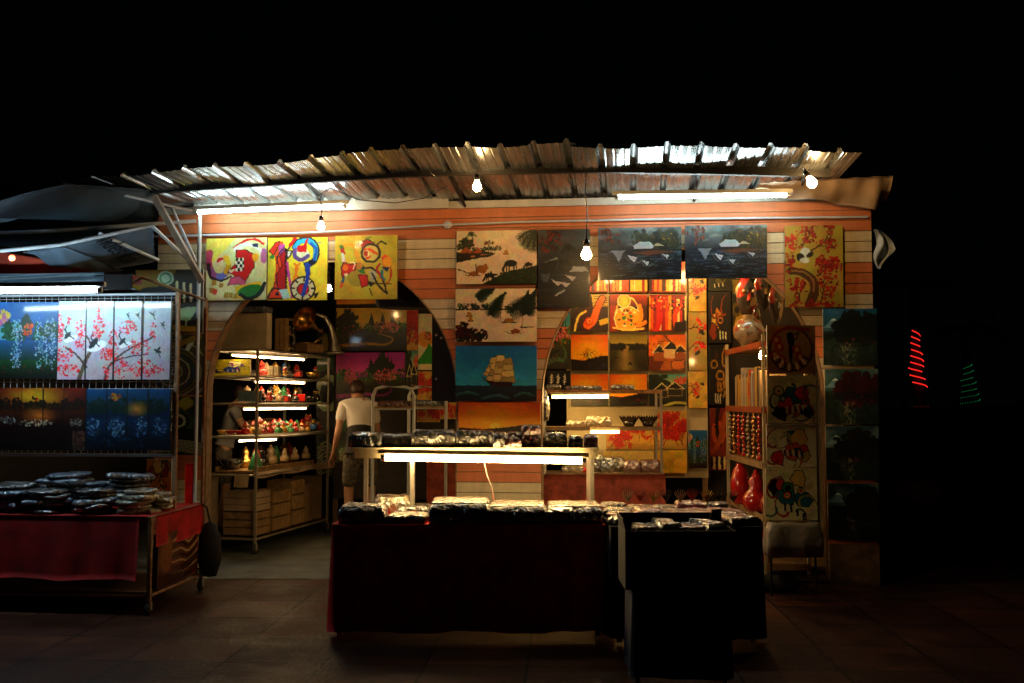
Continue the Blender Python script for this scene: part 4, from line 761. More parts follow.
cv('wide dark lacquer lake painting nearest the long hanging bulb', (598, 228, 681.5, 279.5), art_night(1.6, 14), 'lacquer')
cv('wide dark lacquer lake painting with the bulb mirrored in it', (684.5, 225.5, 767, 278), art_night(1.58, 19), 'lacquer')
cv('gold panel with red blossoms and two white cranes on a curved branch', (783.5, 226, 843, 307), art_goldcherry(), 'lacquer')
for i, (bx, lab, sc, lf) in enumerate(((( 822, 309, 877, 365), 'blue mountain landscape painting at the top of the right end column', '1c5a78', ('0a120a', '10180c')), ((824, 369, 878.5, 424), 'murky landscape with a red leafed tree, second in the right end column', '2a4a48', ('3a0c0c', '280a0a')), ((825, 426, 879, 480), 'dim painting of dark trees and a pale path, third in the right end column', '28404a', ('0a120a', '140c0a')), ((827, 483, 879, 540), 'lowest dim landscape painting of the right end column above the plinth', '1c3038', ('0a120a', '10180c')))):
    cv(lab, bx, art_landscape(60 + i, sc, .95, 70, lf))
cv('painting with piano keys and a cocktail glass beside the grid stall', (137, 270, 203.5, 333), art_pier(71), off=-.05)
cv('painting of a large grey swirl and keys behind the grid stall post', (146, 334.5, 205, 395), art_swirl(72), off=-.05)
cv('green and black leafy abstract painting below the grey swirl', (146, 396.5, 205, 455), art_leafy(73), off=-.05)

# ------------------------------------------------------------------ partition with pictures in the left arch
PA = Frame(*at(330, 400, 11.75)[:2], R(-3))
t = thing('display_partition', 'pale board hung with landscape pictures inside the left arch', 'partition', PA.w(0, .04), PA.yaw)
a, zt = PA.hit(334, 290); b, zb = PA.hit(458, 500); s = MB(); s.box(((a + b) / 2, .02, (zt + zb) / 2), (b - a, .03, zt - zb)); s.build('panel', M['interior'], t)
for u in (a + .03, b - .03): s = MB(); s.box((u, .02, zb / 2 + .01), (.05, .05, zb - .02)); s.build('leg', M['wood'], t)
GI = 'pictures on the partition inside the left arch'
yg = art_garden('b89024', 'c8b450', 81, 'b8881c', 1.9); pg = art_garden('8a2080', 'c05a8a', 82, '9a3a90', 1.9).out() if False else None
yg = yg.out(); pg = art_garden('8a2080', 'c05a8a', 82, '9a3a90', 1.9).out()
cv('narrow orange landscape strip above the yellow garden painting', (337, 299, 391, 306.5), art_sunset(83, 3, 30, (.5, .3), False), fr=PA, off=0, group=GI)
cv('yellow river garden painting with flowering trees inside the left arch', (337, 308, 407, 350.5), yg, 'lacquer', fr=PA, off=0, group=GI)
cv('narrow red leafed panel right of the yellow garden painting', (407.5, 308, 418, 350.5), art_maple(84, .3), fr=PA, off=0, group=GI)
cv('magenta sky garden painting inside the left arch', (337, 352.5, 405, 402), pg, 'lacquer', fr=PA, off=0, group=GI)
cv('narrow blue sky cottage painting beside the magenta garden', (405.5, 351, 418, 402), art_house(), fr=PA, off=0, group=GI)
def art_sunscroll():
    p = Pic(.24, 90, 'd0c49c', 85); p.ell(.5, .45, .14, .14, 'c8862c'); p.clump(.7, .4, .06, .08, 16, ['a82a30', '2c7a2c'], .02); p.poly([(0, .85), (.4, .7), (.8, .5), (1, .6), (1, .9), (0, .9)], '2c7a28'); return p.out()
cv('tall cream scroll picture with an orange sun and green hill', (418.5, 314, 432, 370), art_sunscroll(), fr=PA, off=0, group=GI)
cv('small red maple picture below the cream scroll picture', (418.5, 371.5, 436, 402), art_maple(86, .5), fr=PA, off=0, group=GI)
cv('small red maple picture standing left of the sunset painting', (437, 402.5, 458, 419), art_maple(87, 1.2), fr=PA, off=0, group=GI)
cv('dark green forest picture low behind the person in white', (337, 404, 372, 462), art_leafy(88, 80, .6), fr=PA, off=0, group=GI)
t = cv('tall blue and yellow painted board behind the wheeled rack', (318, 330, 337, 482), art_leafy(89, 120, .2), fr=Frame(*at(330, 400, 12.0)[:2], 0), off=0)
for i, (bx, cc) in enumerate((((382, 408, 404, 423), 'redcloth2'), ((418, 408, 438, 422), 'card'))):
    pass

# ------------------------------------------------------------------ board with the golden picture grid in the right arch
PB = Frame(*at(640, 400, 9.95)[:2], R(-1.0))
t = thing('display_board', 'cream board carrying the grid of golden pictures inside the right arch', 'display board', PB.w(0, .03), PB.yaw)
a, zt = PB.hit(566.5, 270); b, zb = PB.hit(709, 478); s = MB(); s.box(((a + b) / 2, .02, (zt + zb) / 2), (b - a, .03, zt - zb)); s.build('panel', M['board'], t)
for u in (a + .03, b - .03): s = MB(); s.box((u, .02, (zb + .15) / 2), (.05, .045, zb - .15)); s.build('leg', M['wood'], t)
GB = 'pictures on the cream board inside the right arch'
r1, r2, r3, r4 = (262, 292.5), (295, 331.5), (335, 370.5), (374.5, 406); c1, c2, c3 = (571, 608), (609.5, 647), (648.5, 686)
for lab, (c, r), im in (
 ('picture of red and cream books, leftmost in the top row', (c1, r1), art_books(1, 91)), ('picture of upright book spines, middle of the top row', (c2, r1), art_books(1, 92)), ('picture of book spines, right of the top row', (c3, r1), art_books(1, 93)),
 ('orange saxophone picture, left in the second row', (c1, r2), art_sax()), ('picture of a white outlined round headed figure, second row centre', (c2, r2), art_figure()), ('red picture of vases and books, right in the second row', (c3, r2), art_books(1, 94, 60, True)),
 ('orange sunset picture with a bare tree, third row left', (c1, r3), art_sunset(95)), ('brown moonlit river picture with two boats, third row centre', (c2, r3), art_river()), ('orange village street picture, third row right', (c3, r3), art_village(96)),
 ('orange sunset picture half behind the shelf tube, fourth row left', (c1, r4), art_sunset(97, 1, 60, (.4, .4), False)), ('orange sunset picture with dark hill, fourth row centre', (c2, r4), art_sunset(98, 1, 60, (.6, .3), False)), ('picture of white outlined dark houses, fourth row right', (c3, r4), art_house())):
    cv(lab, (c[0], r[0], c[1], r[1]), im, 'lacquer', fr=PB, off=0, group=GB, edge=M['board'])
for lab, bx, im in (('gold blossom panel at the top of the tall gold strip', (688, 266, 706, 311.5), art_goldpanel(101, .4)), ('greyish gold panel with birds, second in the gold strip', (688, 312.5, 706.5, 370.5), art_goldpanel(102, .32, 90, 'a08a50')), ('gold panel with birds and red leaves, third in the gold strip', (688, 371.5, 707, 408), art_goldpanel(103, .5)),
 ('dark picture of pink flowers below the gold strip', (688, 430, 707, 468), art_bluegarden(80)), ('square gold panel of red maple leaves', (655, 411, 686.5, 449), art_maple(104, .8)), ('wide gold panel of red maple leaves behind the shelves', (606, 427, 654, 449.5), art_maple(105, 2)), ('plain pale gold panel below the maple panel', (655, 450, 686.5, 473), leafy_gold(1.3, 30, 106, 'c8a040').out()),
 ('white panel peeking below the wide maple panel', (604, 450.5, 654, 462), Pic(4, 20, 'c8b070', 3).tex(.1).out())):
    cv(lab, bx, im, 'lacquer', fr=PB, off=0, group=GB, edge=M['board'])
PC = Frame(*at(560, 400, 9.6)[:2], R(-1.0))
cv('green pond garden picture at the left edge of the right arch', (547, 308, 570.5, 369), art_garden('2a5a6a', '4a8a7a', 107, '4a6a50', .5, 80).out(), fr=PC, off=0)
cv('black plaque with three white calligraphy characters', (547, 370.5, 570.5, 390), art_calligraphy(), 'lacquer', fr=PC, off=0)
PD = Frame(*at(760, 400, 10.1)[:2], R(-2))
t = thing('display_partition', 'dark partition behind the pictures at the right of the right arch', 'partition', PD.w(0, .04), PD.yaw)
a, zt = PD.hit(708, 262); b, zb = PD.hit(822, 560); s = MB(); s.box(((a + b) / 2, .02, (zt + .15) / 2), (b - a, .03, zt - .15)); s.build('panel', M['interior'], t)
GD = 'pictures on the dark partition beside the gift rack'
cv('dark picture of a yellow curved mask on black', (708, 292, 731, 343), cubist(.5, 111, '1a120a', 80, ['c07a20', '8a3a14', '1c120a', 'd8b060']).out(), fr=PD, off=0, group=GD)
cv('dark green abstract picture at the top beside the gold strip', (708, 266, 742, 291), cubist(1.4, 112, '2a3014', 50, ['5a5a24', '3a3a14', '1c1c0a']).out(), fr=PD, off=0, group=GD)
cv('black picture with pale crescents below the curved mask picture', (708, 345, 728, 405), cubist(.4, 113, '0c0a08', 70, ['a88030', '1c120a', '3a2010']).out(), fr=PD, off=0, group=GD)
cv('tall orange music picture with piano keys behind the rack', (709, 408, 727, 470), art_violin(), fr=PD, off=0, group=GD)
cv('checkered black and white abstract picture behind the hanging masks', (732, 280, 755, 330), art_pier(115, 70, .5), fr=PD, off=0, group=GD)

# ------------------------------------------------------------------ column of abstract canvases at the right side of the arch
PR = Frame(*at(790, 400, 7.86)[:2], R(-3))
GR = 'abstract canvases hanging in a column right of the gift rack'
cp = ['a8201a', 'c85a20', 'e0c070', '2c6a7a', '3a7a4a', 'f0e8c0', '100c0c', 'c8402c', 'c0b060']
cv('brown canvas of a black cat in a ring of keys, top of the right column', (766, 325.5, 815, 374), art_cat(), fr=PR, off=-.02, group=GR)
cv('green edged abstract canvas of two outlined faces, second in the column', (766.5, 375.5, 816, 423), cubist(1, 121, 'e0e0a8', 90, cp).out(), fr=PR, off=-.03, group=GR)
cv('cream abstract canvas with a red wedge, third in the column', (766, 424, 816, 467), cubist(1.1, 122, 'efe4b8', 90, cp).out(), fr=PR, off=-.02, group=GR)
cv('pale green edged abstract canvas, lowest of the column above the white bag', (765, 468, 817, 520), cubist(1, 123, 'e6e0b0', 90, cp).out(), fr=PR, off=-.03, group=GR)
t = thing('picture_stand', 'thin upright stand holding the column of abstract canvases', 'stand', PR.w(0, .0), PR.yaw)
for x in (769, 813): u = PR.hit(x, 400)[0]; s = MB(); s.tube([(u, .012, 0.02), (u, .012, at(790, 327, 7.87).z)], .009, 8); s.build('post', M['beam'], t)
s = MB(); s.tube([(PR.hit(767, 400)[0], .012, at(790, 330, 7.87).z), (PR.hit(815, 400)[0], .012, at(790, 330, 7.87).z)], .012, 8); s.build('crossbar', M['chrome'], t)
# ================================================================== helpers for goods
def pack_mesh(w, d, h, seed, amp=.012, nx=18, ny=14, r=.02, round_=0):
    nr = random.Random(seed); ph = [(nr.uniform(5, 22), nr.uniform(5, 22), nr.uniform(0, 6), nr.uniform(.3, 1)) for _ in range(7)]
    def hgt(x, y):
        e = min(w / 2 - abs(x), d / 2 - abs(y))
        if round_: e = (1 - math.hypot(2 * x / w, 2 * y / d)) * min(w, d) / 2
        ed = min(1, max(0, e / r)); q = sum(a * (1 - abs(math.sin(x * fx + y * fy + p))) for fx, fy, p, a in ph) / 4
        return max(.004, h * (.72 + .28 * math.sqrt(ed))) + amp * (q - .5) * (.3 + .7 * ed)
    mb = MB(); rings = []
    if round_:
        N = 28; vs = [(0, 0, hgt(0, 0))]
        for k in range(1, 8):
            for j in range(N):
                a = 2 * math.pi * j / N; x, y = w / 2 * k / 7 * math.cos(a), d / 2 * k / 7 * math.sin(a); vs.append((x, y, hgt(x, y)))
        for j in range(N): a = 2 * math.pi * j / N; vs.append((w * .38 * math.cos(a), d * .38 * math.sin(a), 0))
        fs = [(0, 1 + j, 1 + (j + 1) % N) for j in range(N)] + [(1 + k * N + j, 1 + (k + 1) * N + j, 1 + (k + 1) * N + (j + 1) % N, 1 + k * N + (j + 1) % N) for k in range(7) for j in range(N)]
        fs.append(tuple(1 + 7 * N + j for j in reversed(range(N)))); mb.add(vs, fs, 0, True); return mb
    g = []
    for j in range(ny + 1):
        for i in range(nx + 1):
            x = w * (i / nx - .5); y = d * (j / ny - .5); g.append((x + amp * .4 * math.sin(y * 31 + seed), y + amp * .4 * math.sin(x * 27 + seed), hgt(x, y)))
    W1 = nx + 1; fs = [(j * W1 + i, j * W1 + i + 1, (j + 1) * W1 + i + 1, (j + 1) * W1 + i) for j in range(ny) for i in range(nx)]
    rim = list(range(W1)) + [j * W1 + nx for j in range(1, ny + 1)] + [ny * W1 + i for i in range(nx - 1, -1, -1)] + [j * W1 for j in range(ny - 1, 0, -1)]
    N = len(g); k = len(rim)
    for q, z in ((1.012, .5), (1.0, 0)):
        for i in rim: x, y, zz = g[i]; g.append((x * q + amp * .3 * nr.uniform(-1, 1), y * q + amp * .3 * nr.uniform(-1, 1), zz * z))
    fs += [(rim[i], N + i, N + (i + 1) % k, rim[(i + 1) % k]) for i in range(k)]; fs += [(N + i, N + k + i, N + k + (i + 1) % k, N + (i + 1) % k) for i in range(k)]
    fs.append(tuple(N + k + i for i in reversed(range(k)))); mb.add(g, fs, 0, True); return mb
def pack(label, loc, size, seed, m='film', rz=0, group=None, name='wrapped_package', cat='package', amp=.012, round_=0):
    o = pack_mesh(*size, seed, amp, round_=round_).build(name, M[m], None, loc, rz); return tag(o, label, cat, group)
def drape(mb, pts, z0, z1, seed=0, amp=.018, n=40, mi=0, flare=.03):     # hanging cloth along an open path of (x, y)
    r = random.Random(seed); ph = [(r.uniform(6, 30), r.uniform(0, 6), r.uniform(.3, 1)) for _ in range(6)]
    P = [Vector((p[0], p[1], 0)) for p in pts]; L = [0]
    for a, b in zip(P, P[1:]): L.append(L[-1] + (b - a).length)
    def fn(s_, t_):
        l = s_ * L[-1]; i = max(k for k in range(len(L) - 1) if L[k] <= l + 1e-9); a, b = P[i], P[i + 1]; q = a + (b - a) * ((l - L[i]) / (L[i + 1] - L[i])); t = (b - a).normalized(); nn = Vector((t.y, -t.x, 0))
        k = sum(w * math.sin(f * l + p + .5 * t_) for f, p, w in ph) / 2.5
        q = q + nn * (amp * k * t_ + flare * t_); return (q.x, q.y, z0 + (z1 - z0) * t_ + .008 * math.sin(l * 9 + seed) * t_)
    mb.sheet(fn, n, 10, mi, .003)
def wheel(parent, x, y, r=.05, m='rubber'):
    s = MB(); X = Matrix.Rotation(R(90), 4, 'Y'); s.lathe([(1e-3, -.014), (r * .9, -.014), (r, -.008), (r, .008), (r * .9, .014), (1e-3, .014)], 16, (x, y, r), 0, X); w = s.build('wheel', M[m], parent)
    s = MB(); s.box((x, y + .005, r * 1.35), (.036, .03, r * 1.3)); s.build('fork', M['chrome'], w); return w
def fig(kind, label, loc, k, mats, rz=0, group=None, cat='figurine'):    # small goods on the shelves
    if kind == 'doll':
        t = thing('figurine', label, cat, loc, rz, group); s = MB(); s.lathe([(1e-3, 0), (k * .38, 0), (k * .45, k * .18), (k * .36, k * .45), (k * .2, k * .6), (1e-3, k * .62)], 12); s.build('body', M[mats[0]], t)
        s = MB(); s.ball((0, 0, k * .76), k * .24, 10); s.build('head', M[mats[1]], t); s = MB(); s.lathe([(k * .27, k * .82), (k * .22, k * .9), (1e-3, k * 1.12)], 10); s.build('hat', M[mats[2]], t); return t
    if kind == 'gourd':
        s = MB(); s.lathe([(1e-3, 0), (k * .3, .0), (k * .42, k * .22), (k * .34, k * .45), (k * .17, k * .6), (k * .24, k * .78), (k * .12, k * .95), (k * .05, k * 1.1), (1e-3, k * 1.12)], 14); o = s.build('gourd', M[mats[0]], None, loc, rz); return tag(o, label, 'gourd', group)
    if kind == 'cat':
        t = thing('figurine', label, cat, loc, rz, group); s = MB(); s.ball((0, 0, k * .4), k * .4, 12); s.build('body', M[mats[0]], t); s = MB(); s.ball((0, -k * .1, k * .85), k * .3, 12); s.build('head', M[mats[1]], t)
        for q in (-1, 1): s = MB(); s.lathe([(k * .1, 0), (1e-3, k * .2)], 6, (q * k * .18, -k * .1, k * 1.06)); s.build('ear', M[mats[2]], t)
        return t
    if kind == 'cone':
        s = MB(); s.lathe([(1e-3, 0), (k * .42, 0), (k * .36, k * .25), (k * .12, k * 1.0), (1e-3, k * 1.1)], 14); o = s.build('cone_ornament', M[mats[0]], None, loc, rz); return tag(o, label, 'ornament', group)
    if kind == 'box':
        t = thing('gift_box', label, 'gift box', loc, rz, group); s = MB(); s.box((0, 0, k * .35), (k, k * .8, k * .7), bev=.004); s.build('base', M[mats[0]], t); s = MB(); s.box((0, 0, k * .78), (k * 1.04, k * .84, k * .15), bev=.004); s.build('lid', M[mats[1]], t); return t
    if kind == 'bowl':
        s = MB(); s.lathe([(1e-3, .0), (k * .25, 0), (k * .3, k * .05), (k * .5, k * .35), (k * .48, k * .35), (k * .28, k * .1), (1e-3, k * .08)], 18); o = s.build('bowl', M[mats[0]], None, loc, rz); return tag(o, label, 'bowl', group)
    if kind == 'vase':
        s = MB(); s.lathe([(1e-3, 0), (k * .16, 0), (k * .22, k * .1), (k * .26, k * .5), (k * .18, k * .85), (k * .1, k * .95), (k * .12, k), (1e-3, k * .98)], 16); o = s.build('vase', M[mats[0]], None, loc, rz); return tag(o, label, 'vase', group)

# ================================================================== WHEELED RACK inside the left arch
cyaw = R(-13.5); CR = Frame(*at(257, 400, 10.1)[:2], cyaw)
rk = thing('wheeled_rack', 'tall wheeled rack of metal shelves lit by small tubes inside the left arch', 'rack', CR.w(0, 0), cyaw)
CW, CL = .56, 1.75; ZS = [2.07, 1.80, 1.52, 1.185, .80, .16]
for x in (0, -CW):
    for y in (0, CL): s = MB(); s.box((x, y, 1.09), (.024, .024, 1.98)); s.build('post', M['chrome'], rk)
for k, z in enumerate(ZS):
    s = MB(); s.sheet(lambda a, b: (-CW * a, CL * b, z - .02 * math.sin(b * 3.14) * (k in (1, 3))), 6, 12, 0, .012); o = s.build('shelf', M['palewood'] if k > 3 else M['white'], rk)
    s = MB()
    for a, b in (((0, 0), (0, CL)), ((-CW, 0), (-CW, CL)), ((0, 0), (-CW, 0)), ((0, CL), (-CW, CL))): s.tube([(a[0], a[1], z - .012), ((a[0] + b[0]) / 2, (a[1] + b[1]) / 2, z - .012 - .015 * (k in (1, 3))), (b[0], b[1], z - .012)], .011, 6)
    s.build('rail', M['chrome'], o)
for x in (-.0, -CW):
    for y in (0, CL): wheel(rk, x, y, .055)
s = MB(); drape(s, [(-.03, -.012), (-.02, CL * .5), (0.02, CL)], .82, .76, 3, .01, 30); 
o = s.build('shelf_liner', M['tarpb'], rk)
s = MB(); drape(s, [(-.22, -.02), (-.06, -.02)], .81, .68, 4, .02, 14); s.build('shelf_liner', M['tarpb'], rk)
GT = 'small tubes under the shelves of the wheeled rack'
for (p0, p1, lab) in (((-.36, .1, 2.01), (.0, 1.1, 2.0), 'warm tube under the top shelf of the wheeled rack'), ((-.12, .15, 1.735), (-.02, 1.15, 1.74), 'warm tube under the second shelf of the wheeled rack'), ((-.22, .1, 1.455), (-.02, 1.2, 1.455), 'warm tube under the third shelf of the wheeled rack'), ((-.25, .08, 1.13), (-.03, .5, 1.13), 'short warm tube under the fourth shelf of the wheeled rack')):
    fluo(lab, CR.w(*p0), CR.w(*p1), 'rack', .0085, 'up', 'white', GT, hh=.02)
GF = 'small figurines on the wheeled rack'
rr = random.Random(21)
def on(u, v, z): return CR.w(u, v, z)
# top of the rack
t = thing('cardboard_box', 'large flat beige cardboard box on top of the wheeled rack', 'box', on(-.36, .35, 2.085), cyaw + .05); s = MB(); s.box((0, 0, .19), (.60, .12, .38), bev=.006); s.build('carton', M['cardw'], t); s = MB(); s.box((0, -.0, .383), (.05, .125, .003)); s.build('tape', M['palewood'], t)
o = MB().box((0, 0, .03), (.52, .2, .06), bev=.004).build('cardboard_box', M['film4'], None, on(-.33, .35, 2.47), cyaw); tag(o, 'thin blue grey carton lying on the large beige box', 'box')
t = thing('slatted_crate', 'yellow wooden slatted box beside the beige carton on the rack', 'crate', on(-.02, .62, 2.085), cyaw); 
for i in range(3): s = MB(); s.box((-.055 + i * .055, -.05, .17), (.045, .01, .34)); s.build('slat', M['palewood'], t)
s = MB(); s.box((0, 0, .17), (.17, .09, .02)); s.box((0, 0, .02), (.17, .09, .02)); s.box((0, 0, .33), (.17, .09, .02)); s.build('frame', M['wood'], t)
t = thing('gramophone', 'brass gramophone with a large tarnished horn on top of the rack', 'gramophone', on(-.08, 1.25, 2.085), cyaw - .2)
s = MB(); s.box((0, 0, .05), (.34, .30, .10), bev=.015); s.build('case', M['wood'], t); s = MB(); s.lathe([(1e-3, .102), (.13, .102), (.13, .116), (1e-3, .118)], 20); s.build('turntable', M['gold'], t)
s = MB(); X = Matrix.Rotation(R(68), 4, 'X') @ Matrix.Rotation(R(0), 4, 'Y')
s.lathe([(.012, -.22), (.02, -.12), (.045, -.02), (.09, .06), (.155, .11), (.158, .112), (.09, .064), (.04, -.01), (.012, -.1)], 20, (.12, -.06, .33), 0, X); s.build('horn', M['gold'], t)
s = MB(); s.tube([(.12, .16, .28), (.12, .2, .2), (.05, .12, .12)], .012, 8); s.build('tone_arm', M['gold'], t)
t = thing('metal_horn', 'long silver curved horn standing behind the gramophone', 'horn', on(.06, 1.45, 2.085), cyaw)
s = MB(); s.tube([(.1, .1, 0), (.09, .1, .15), (.06, .08, .3), (.0, .05, .42), (-.12, 0, .47), (-.24, -.04, .48)], [.09, .055, .035, .03, .022, .012], 12); s.build('tube', M['silver'], t); s = MB(); s.lathe([(.09, 0), (.12, -.0), (.13, .01), (.09, .03)], 16, (.1, .1, 0)); s.build('rim', M['silver'], t)
for i, (u, v, m) in enumerate(((-.12, .95, 'creamf'), (-.05, .9, 'blackf'), (-.2, 1.0, 'gold'))):
    t = thing('statuette', ['cream statuette of a standing figure on top of the rack', 'black slender statuette on top of the rack beside the gramophone', 'small brass statuette on top of the rack'][i], 'statuette', on(u, v, 2.085), 0)
    s = MB(); s.lathe([(1e-3, 0), (.04, 0), (.035, .02), (.022, .03), (.03, .12), (.035, .2), (.015, .23), (1e-3, .235)], 10); s.build('body', M[m], t); s = MB(); s.ball((0, 0, .26), .028, 10); s.build('head', M[m], t)
# shelf 2
PX = Frame(*on(-.30, .12, 0)[:2], cyaw)
o = cv('small violet and blue picture leaning on the second shelf of the rack', (212, 359.5, 251, 375.5), cubist(2.2, 131, 'a8a030', 50, ['8a2a8a', '1c3a8a', 'd8d0a0', 'b8b030']).out(), fr=Frame(*on(-.3, .25, 0)[:2], cyaw), off=0)
for i in range(2): o = MB().box((0, 0, .05), (.05, .05, .10), bev=.003).build('gift_box', M['cardw'], None, on(-.06 - .06 * i, .55, 1.812), cyaw); tag(o, ['small cream box under the top tube of the rack, right one', 'small cream box under the top tube of the rack, left one'][i], 'box')
sh = {'s2': (1.812, [(-.05, .72, 'cat', .08, ('gold', 'redm', 'gold'), 'gold and red cat shaped figurine beside the cream boxes'), (-.12, .95, 'bowl', .16, ('blackf',), 'black bowl on the second shelf of the rack'), (-.1, 1.15, 'box', .08, ('redm', 'blackf'), 'dark red gift box behind the black bowl'), (-.04, 1.38, 'bowl', .16, ('gold',), 'brass bowl on the second shelf near the back post'), (-.1, 1.6, 'doll', .12, ('gold', 'creamf', 'redm'), 'gold robed doll at the back of the second shelf')])}
for u, v, kd, k, mt, lab in sh['s2'][1]: fig(kd, lab, on(u, v, 1.812), k, mt, cyaw)
# shelf 3 (z 1.53)
o = MB().box((0, 0, .055), (.26, .02, .11), (R(-12), 0, 0)).build('picture_plaque', mat('blue_speckled_card', (.10, .17, .22), .5, var=.9, vs=90), None, on(-.16, .15, 1.535), cyaw); tag(o, 'grey blue speckled plaque leaning on the third shelf of the rack', 'plaque')
seq = [('cat', .075, ('blackf', 'redm', 'creamf'), 'black bodied figurine with a red head, first on the third shelf'), ('cat', .085, ('redm', 'redm', 'creamf'), 'red cat figurine, second on the third shelf'), ('doll', .10, ('creamf', 'creamf', 'greenf'), 'round cream doll with a green cap on the third shelf'), ('box', .07, ('redm', 'blackf'), 'red and black gift box beside the cream doll'), ('doll', .09, ('blackf', 'redm', 'blackf'), 'black robed doll with a red face on the third shelf'), ('box', .085, ('redl', 'redl'), 'bright red gift box on the third shelf'), ('bowl', .15, ('blackf',), 'black lacquer bowl near the back of the third shelf'), ('doll', .13, ('blackf', 'gold', 'blackf'), 'black and gold doll at the back of the third shelf')]
for i, (kd, k, mt, lab) in enumerate(seq): fig(kd, lab, on(-.05 - .02 * (i % 2), .22 + i * .19, 1.535), k * 1.1, mt, cyaw + rr.uniform(-.4, .4), GF if kd in ('cat', 'doll') else None)
# shelf 4 (z 1.198)
cols = [('yellowf', 'redm', 'yellowf'), ('redm', 'creamf', 'redm'), ('redl', 'creamf', 'redm'), ('greenf', 'redm', 'greenf'), ('yellowf', 'yellowf', 'redm'), ('greenf', 'creamf', 'greenf'), ('redm', 'redl', 'redm'), ('creamf', 'redm', 'yellowf'), ('gold', 'redm', 'gold'), ('bluef', 'gold', 'greenf'), ('redm', 'creamf', 'creamf'), ('redl', 'gold', 'redl'), ('yellowf', 'creamf', 'redm'), ('creamf', 'redm', 'redm')]
cn = {'yellowf': 'yellow', 'redm': 'red', 'redl': 'glossy red', 'greenf': 'green', 'creamf': 'cream', 'gold': 'gold', 'bluef': 'blue', 'blackf': 'black'}
for i in range(22):
    mt = cols[i % 14]; row = i // 11; j = i % 11; v = .1 + j * .15 + rr.uniform(-.03, .03); u = -.05 - row * .13
    fig(rr.choice(['doll', 'doll', 'cat']), '%s figurine with %s head, %s in the %s row of the fourth shelf' % (cn[mt[0]], cn[mt[1]], ORD[j], ['front', 'back'][row]), on(u, v, 1.198), rr.uniform(.085, .125) * (1 + .25 * row), mt, cyaw + rr.uniform(-.5, .5), GF)
for i, (u, m, c_) in enumerate(((-.44, 'yellowf', 'yellow'), (-.34, 'redm', 'red'), (-.24, 'redl', 'glossy red'))): fig('bowl', '%s shallow dish at the left end of the fourth shelf' % c_, on(u, .1, 1.198), .12, (m,), 0, None)
for i in range(8):
    m = ['gold', 'blackf', 'redm', 'creamf', 'gold', 'bluef', 'blackf', 'redm'][i]; fig(['vase', 'bowl', 'doll', 'vase', 'doll', 'vase', 'gourd', 'vase'][i], '%s ornament, %s in the back row of the second shelf' % (cn[m], ORD[i]), on(-.34 + .02 * (i % 3), .3 + i * .18, 1.812), .15, (m, m, m), .3 * i, None)
for i in range(9):
    m = ['creamf', 'gold', 'redm', 'blackf', 'yellowf', 'greenf', 'redm', 'gold', 'creamf'][i]; fig(['doll', 'vase', 'gourd', 'doll', 'cat'][i % 5], '%s ornament, %s in the back row of the third shelf' % (cn[m], ORD[i]), on(-.30 + .03 * (i % 2), .35 + i * .155, 1.535), .15, (m, m, m), .3 * i, None)
for i in range(7):
    m = ['gold', 'redm', 'blackf', 'creamf', 'greenf', 'gold', 'redm'][i]; fig(['gourd', 'vase', 'doll'][i % 3], '%s ornament, %s in the back row of the fifth shelf' % (cn[m], ORD[i]), on(-.36 + .03 * (i % 2), .45 + i * .17, .835), .2, (m, m, m), .3 * i, None)
# shelf 5 (z .81)
for i, v in enumerate((.75, 1.0, 1.28)): fig('gourd', 'cream painted gourd on the fifth shelf, %s from the front' % ORD[i], on(-.06, v, .885), .13, ('creamf',), 0, 'painted gourds on the fifth shelf')
fig('cone', 'green cone ornament on the fifth shelf of the rack', on(-.11, .2, .83), .19, ('greenf',)); 
fig('bowl', 'large dark round basket at the left of the fifth shelf', on(-.4, .2, .83), .3, ('blackf',))
t = thing('wooden_tray', 'long orange wooden tray across the fifth shelf of the rack', 'tray', on(-.26, .75, .812), cyaw); s = MB(); s.box((0, 0, .01), (.44, 1.4, .02)); s.build('base', M['palewood'], t)
for x in (-.22, .22): s = MB(); s.box((x, 0, .03), (.015, 1.4, .05)); s.build('rim', M['palewood'], t)
# crates and cartons at the bottom
def crate(label, loc, w, d, h, rz, m='palewood', group='wooden crates at the bottom of the wheeled rack'):
    t = thing('wooden_crate', label, 'crate', loc, rz, group); n = 3; hh = h / n
    for nm, c, dim in (('front', (0, -d / 2, 0), (w, .012)), ('back', (0, d / 2, 0), (w, .012)), ('side', (-w / 2, 0, 0), (.012, d - .014)), ('side', (w / 2, 0, 0), (.012, d - .014))):
        s = MB()
        for i in range(n): s.box((c[0], c[1], hh * (i + .5)), (dim[0], dim[1], hh * .86))
        s.build(nm + '_panel', M[m], t)
    s = MB(); s.box((0, 0, .008), (w - .02, d - .02, .012)); s.build('bottom', M[m], t); return t
crate('pale painted crate stacked at the front of the rack bottom', on(-.20, .2, .42), .36, .3, .2, cyaw, 'tarpb'); crate('brown slatted crate beneath the white crate', on(-.20, .2, .178), .36, .3, .235, cyaw)
crate('tall slatted crate, second along the rack bottom', on(-.17, .62, .178), .3, .4, .42, cyaw); crate('brown slatted crate, third along the rack bottom', on(-.17, 1.02, .178), .3, .3, .5, cyaw)
for i, (v, h) in enumerate(((1.3, .42), (1.56, .5))): o = MB().box((0, 0, h / 2), (.28, .2, h), bev=.006).build('cardboard_box', M['card'], None, on(-.17, v, .178), cyaw); tag(o, ['brown cardboard box near the back of the rack bottom', 'brown cardboard box at the far end of the rack bottom'][i], 'box')
s = MB(); drape(s, [(-CW - .02, -.03), (-CW + .16, -.035)], .78, .06, 9, .03, 16, 0, .01); tag(s.build('hanging_cloth', M['tarpb'], None, CR.w(0, 0), cyaw), 'beige cloth hanging at the left front corner of the wheeled rack', 'cloth')

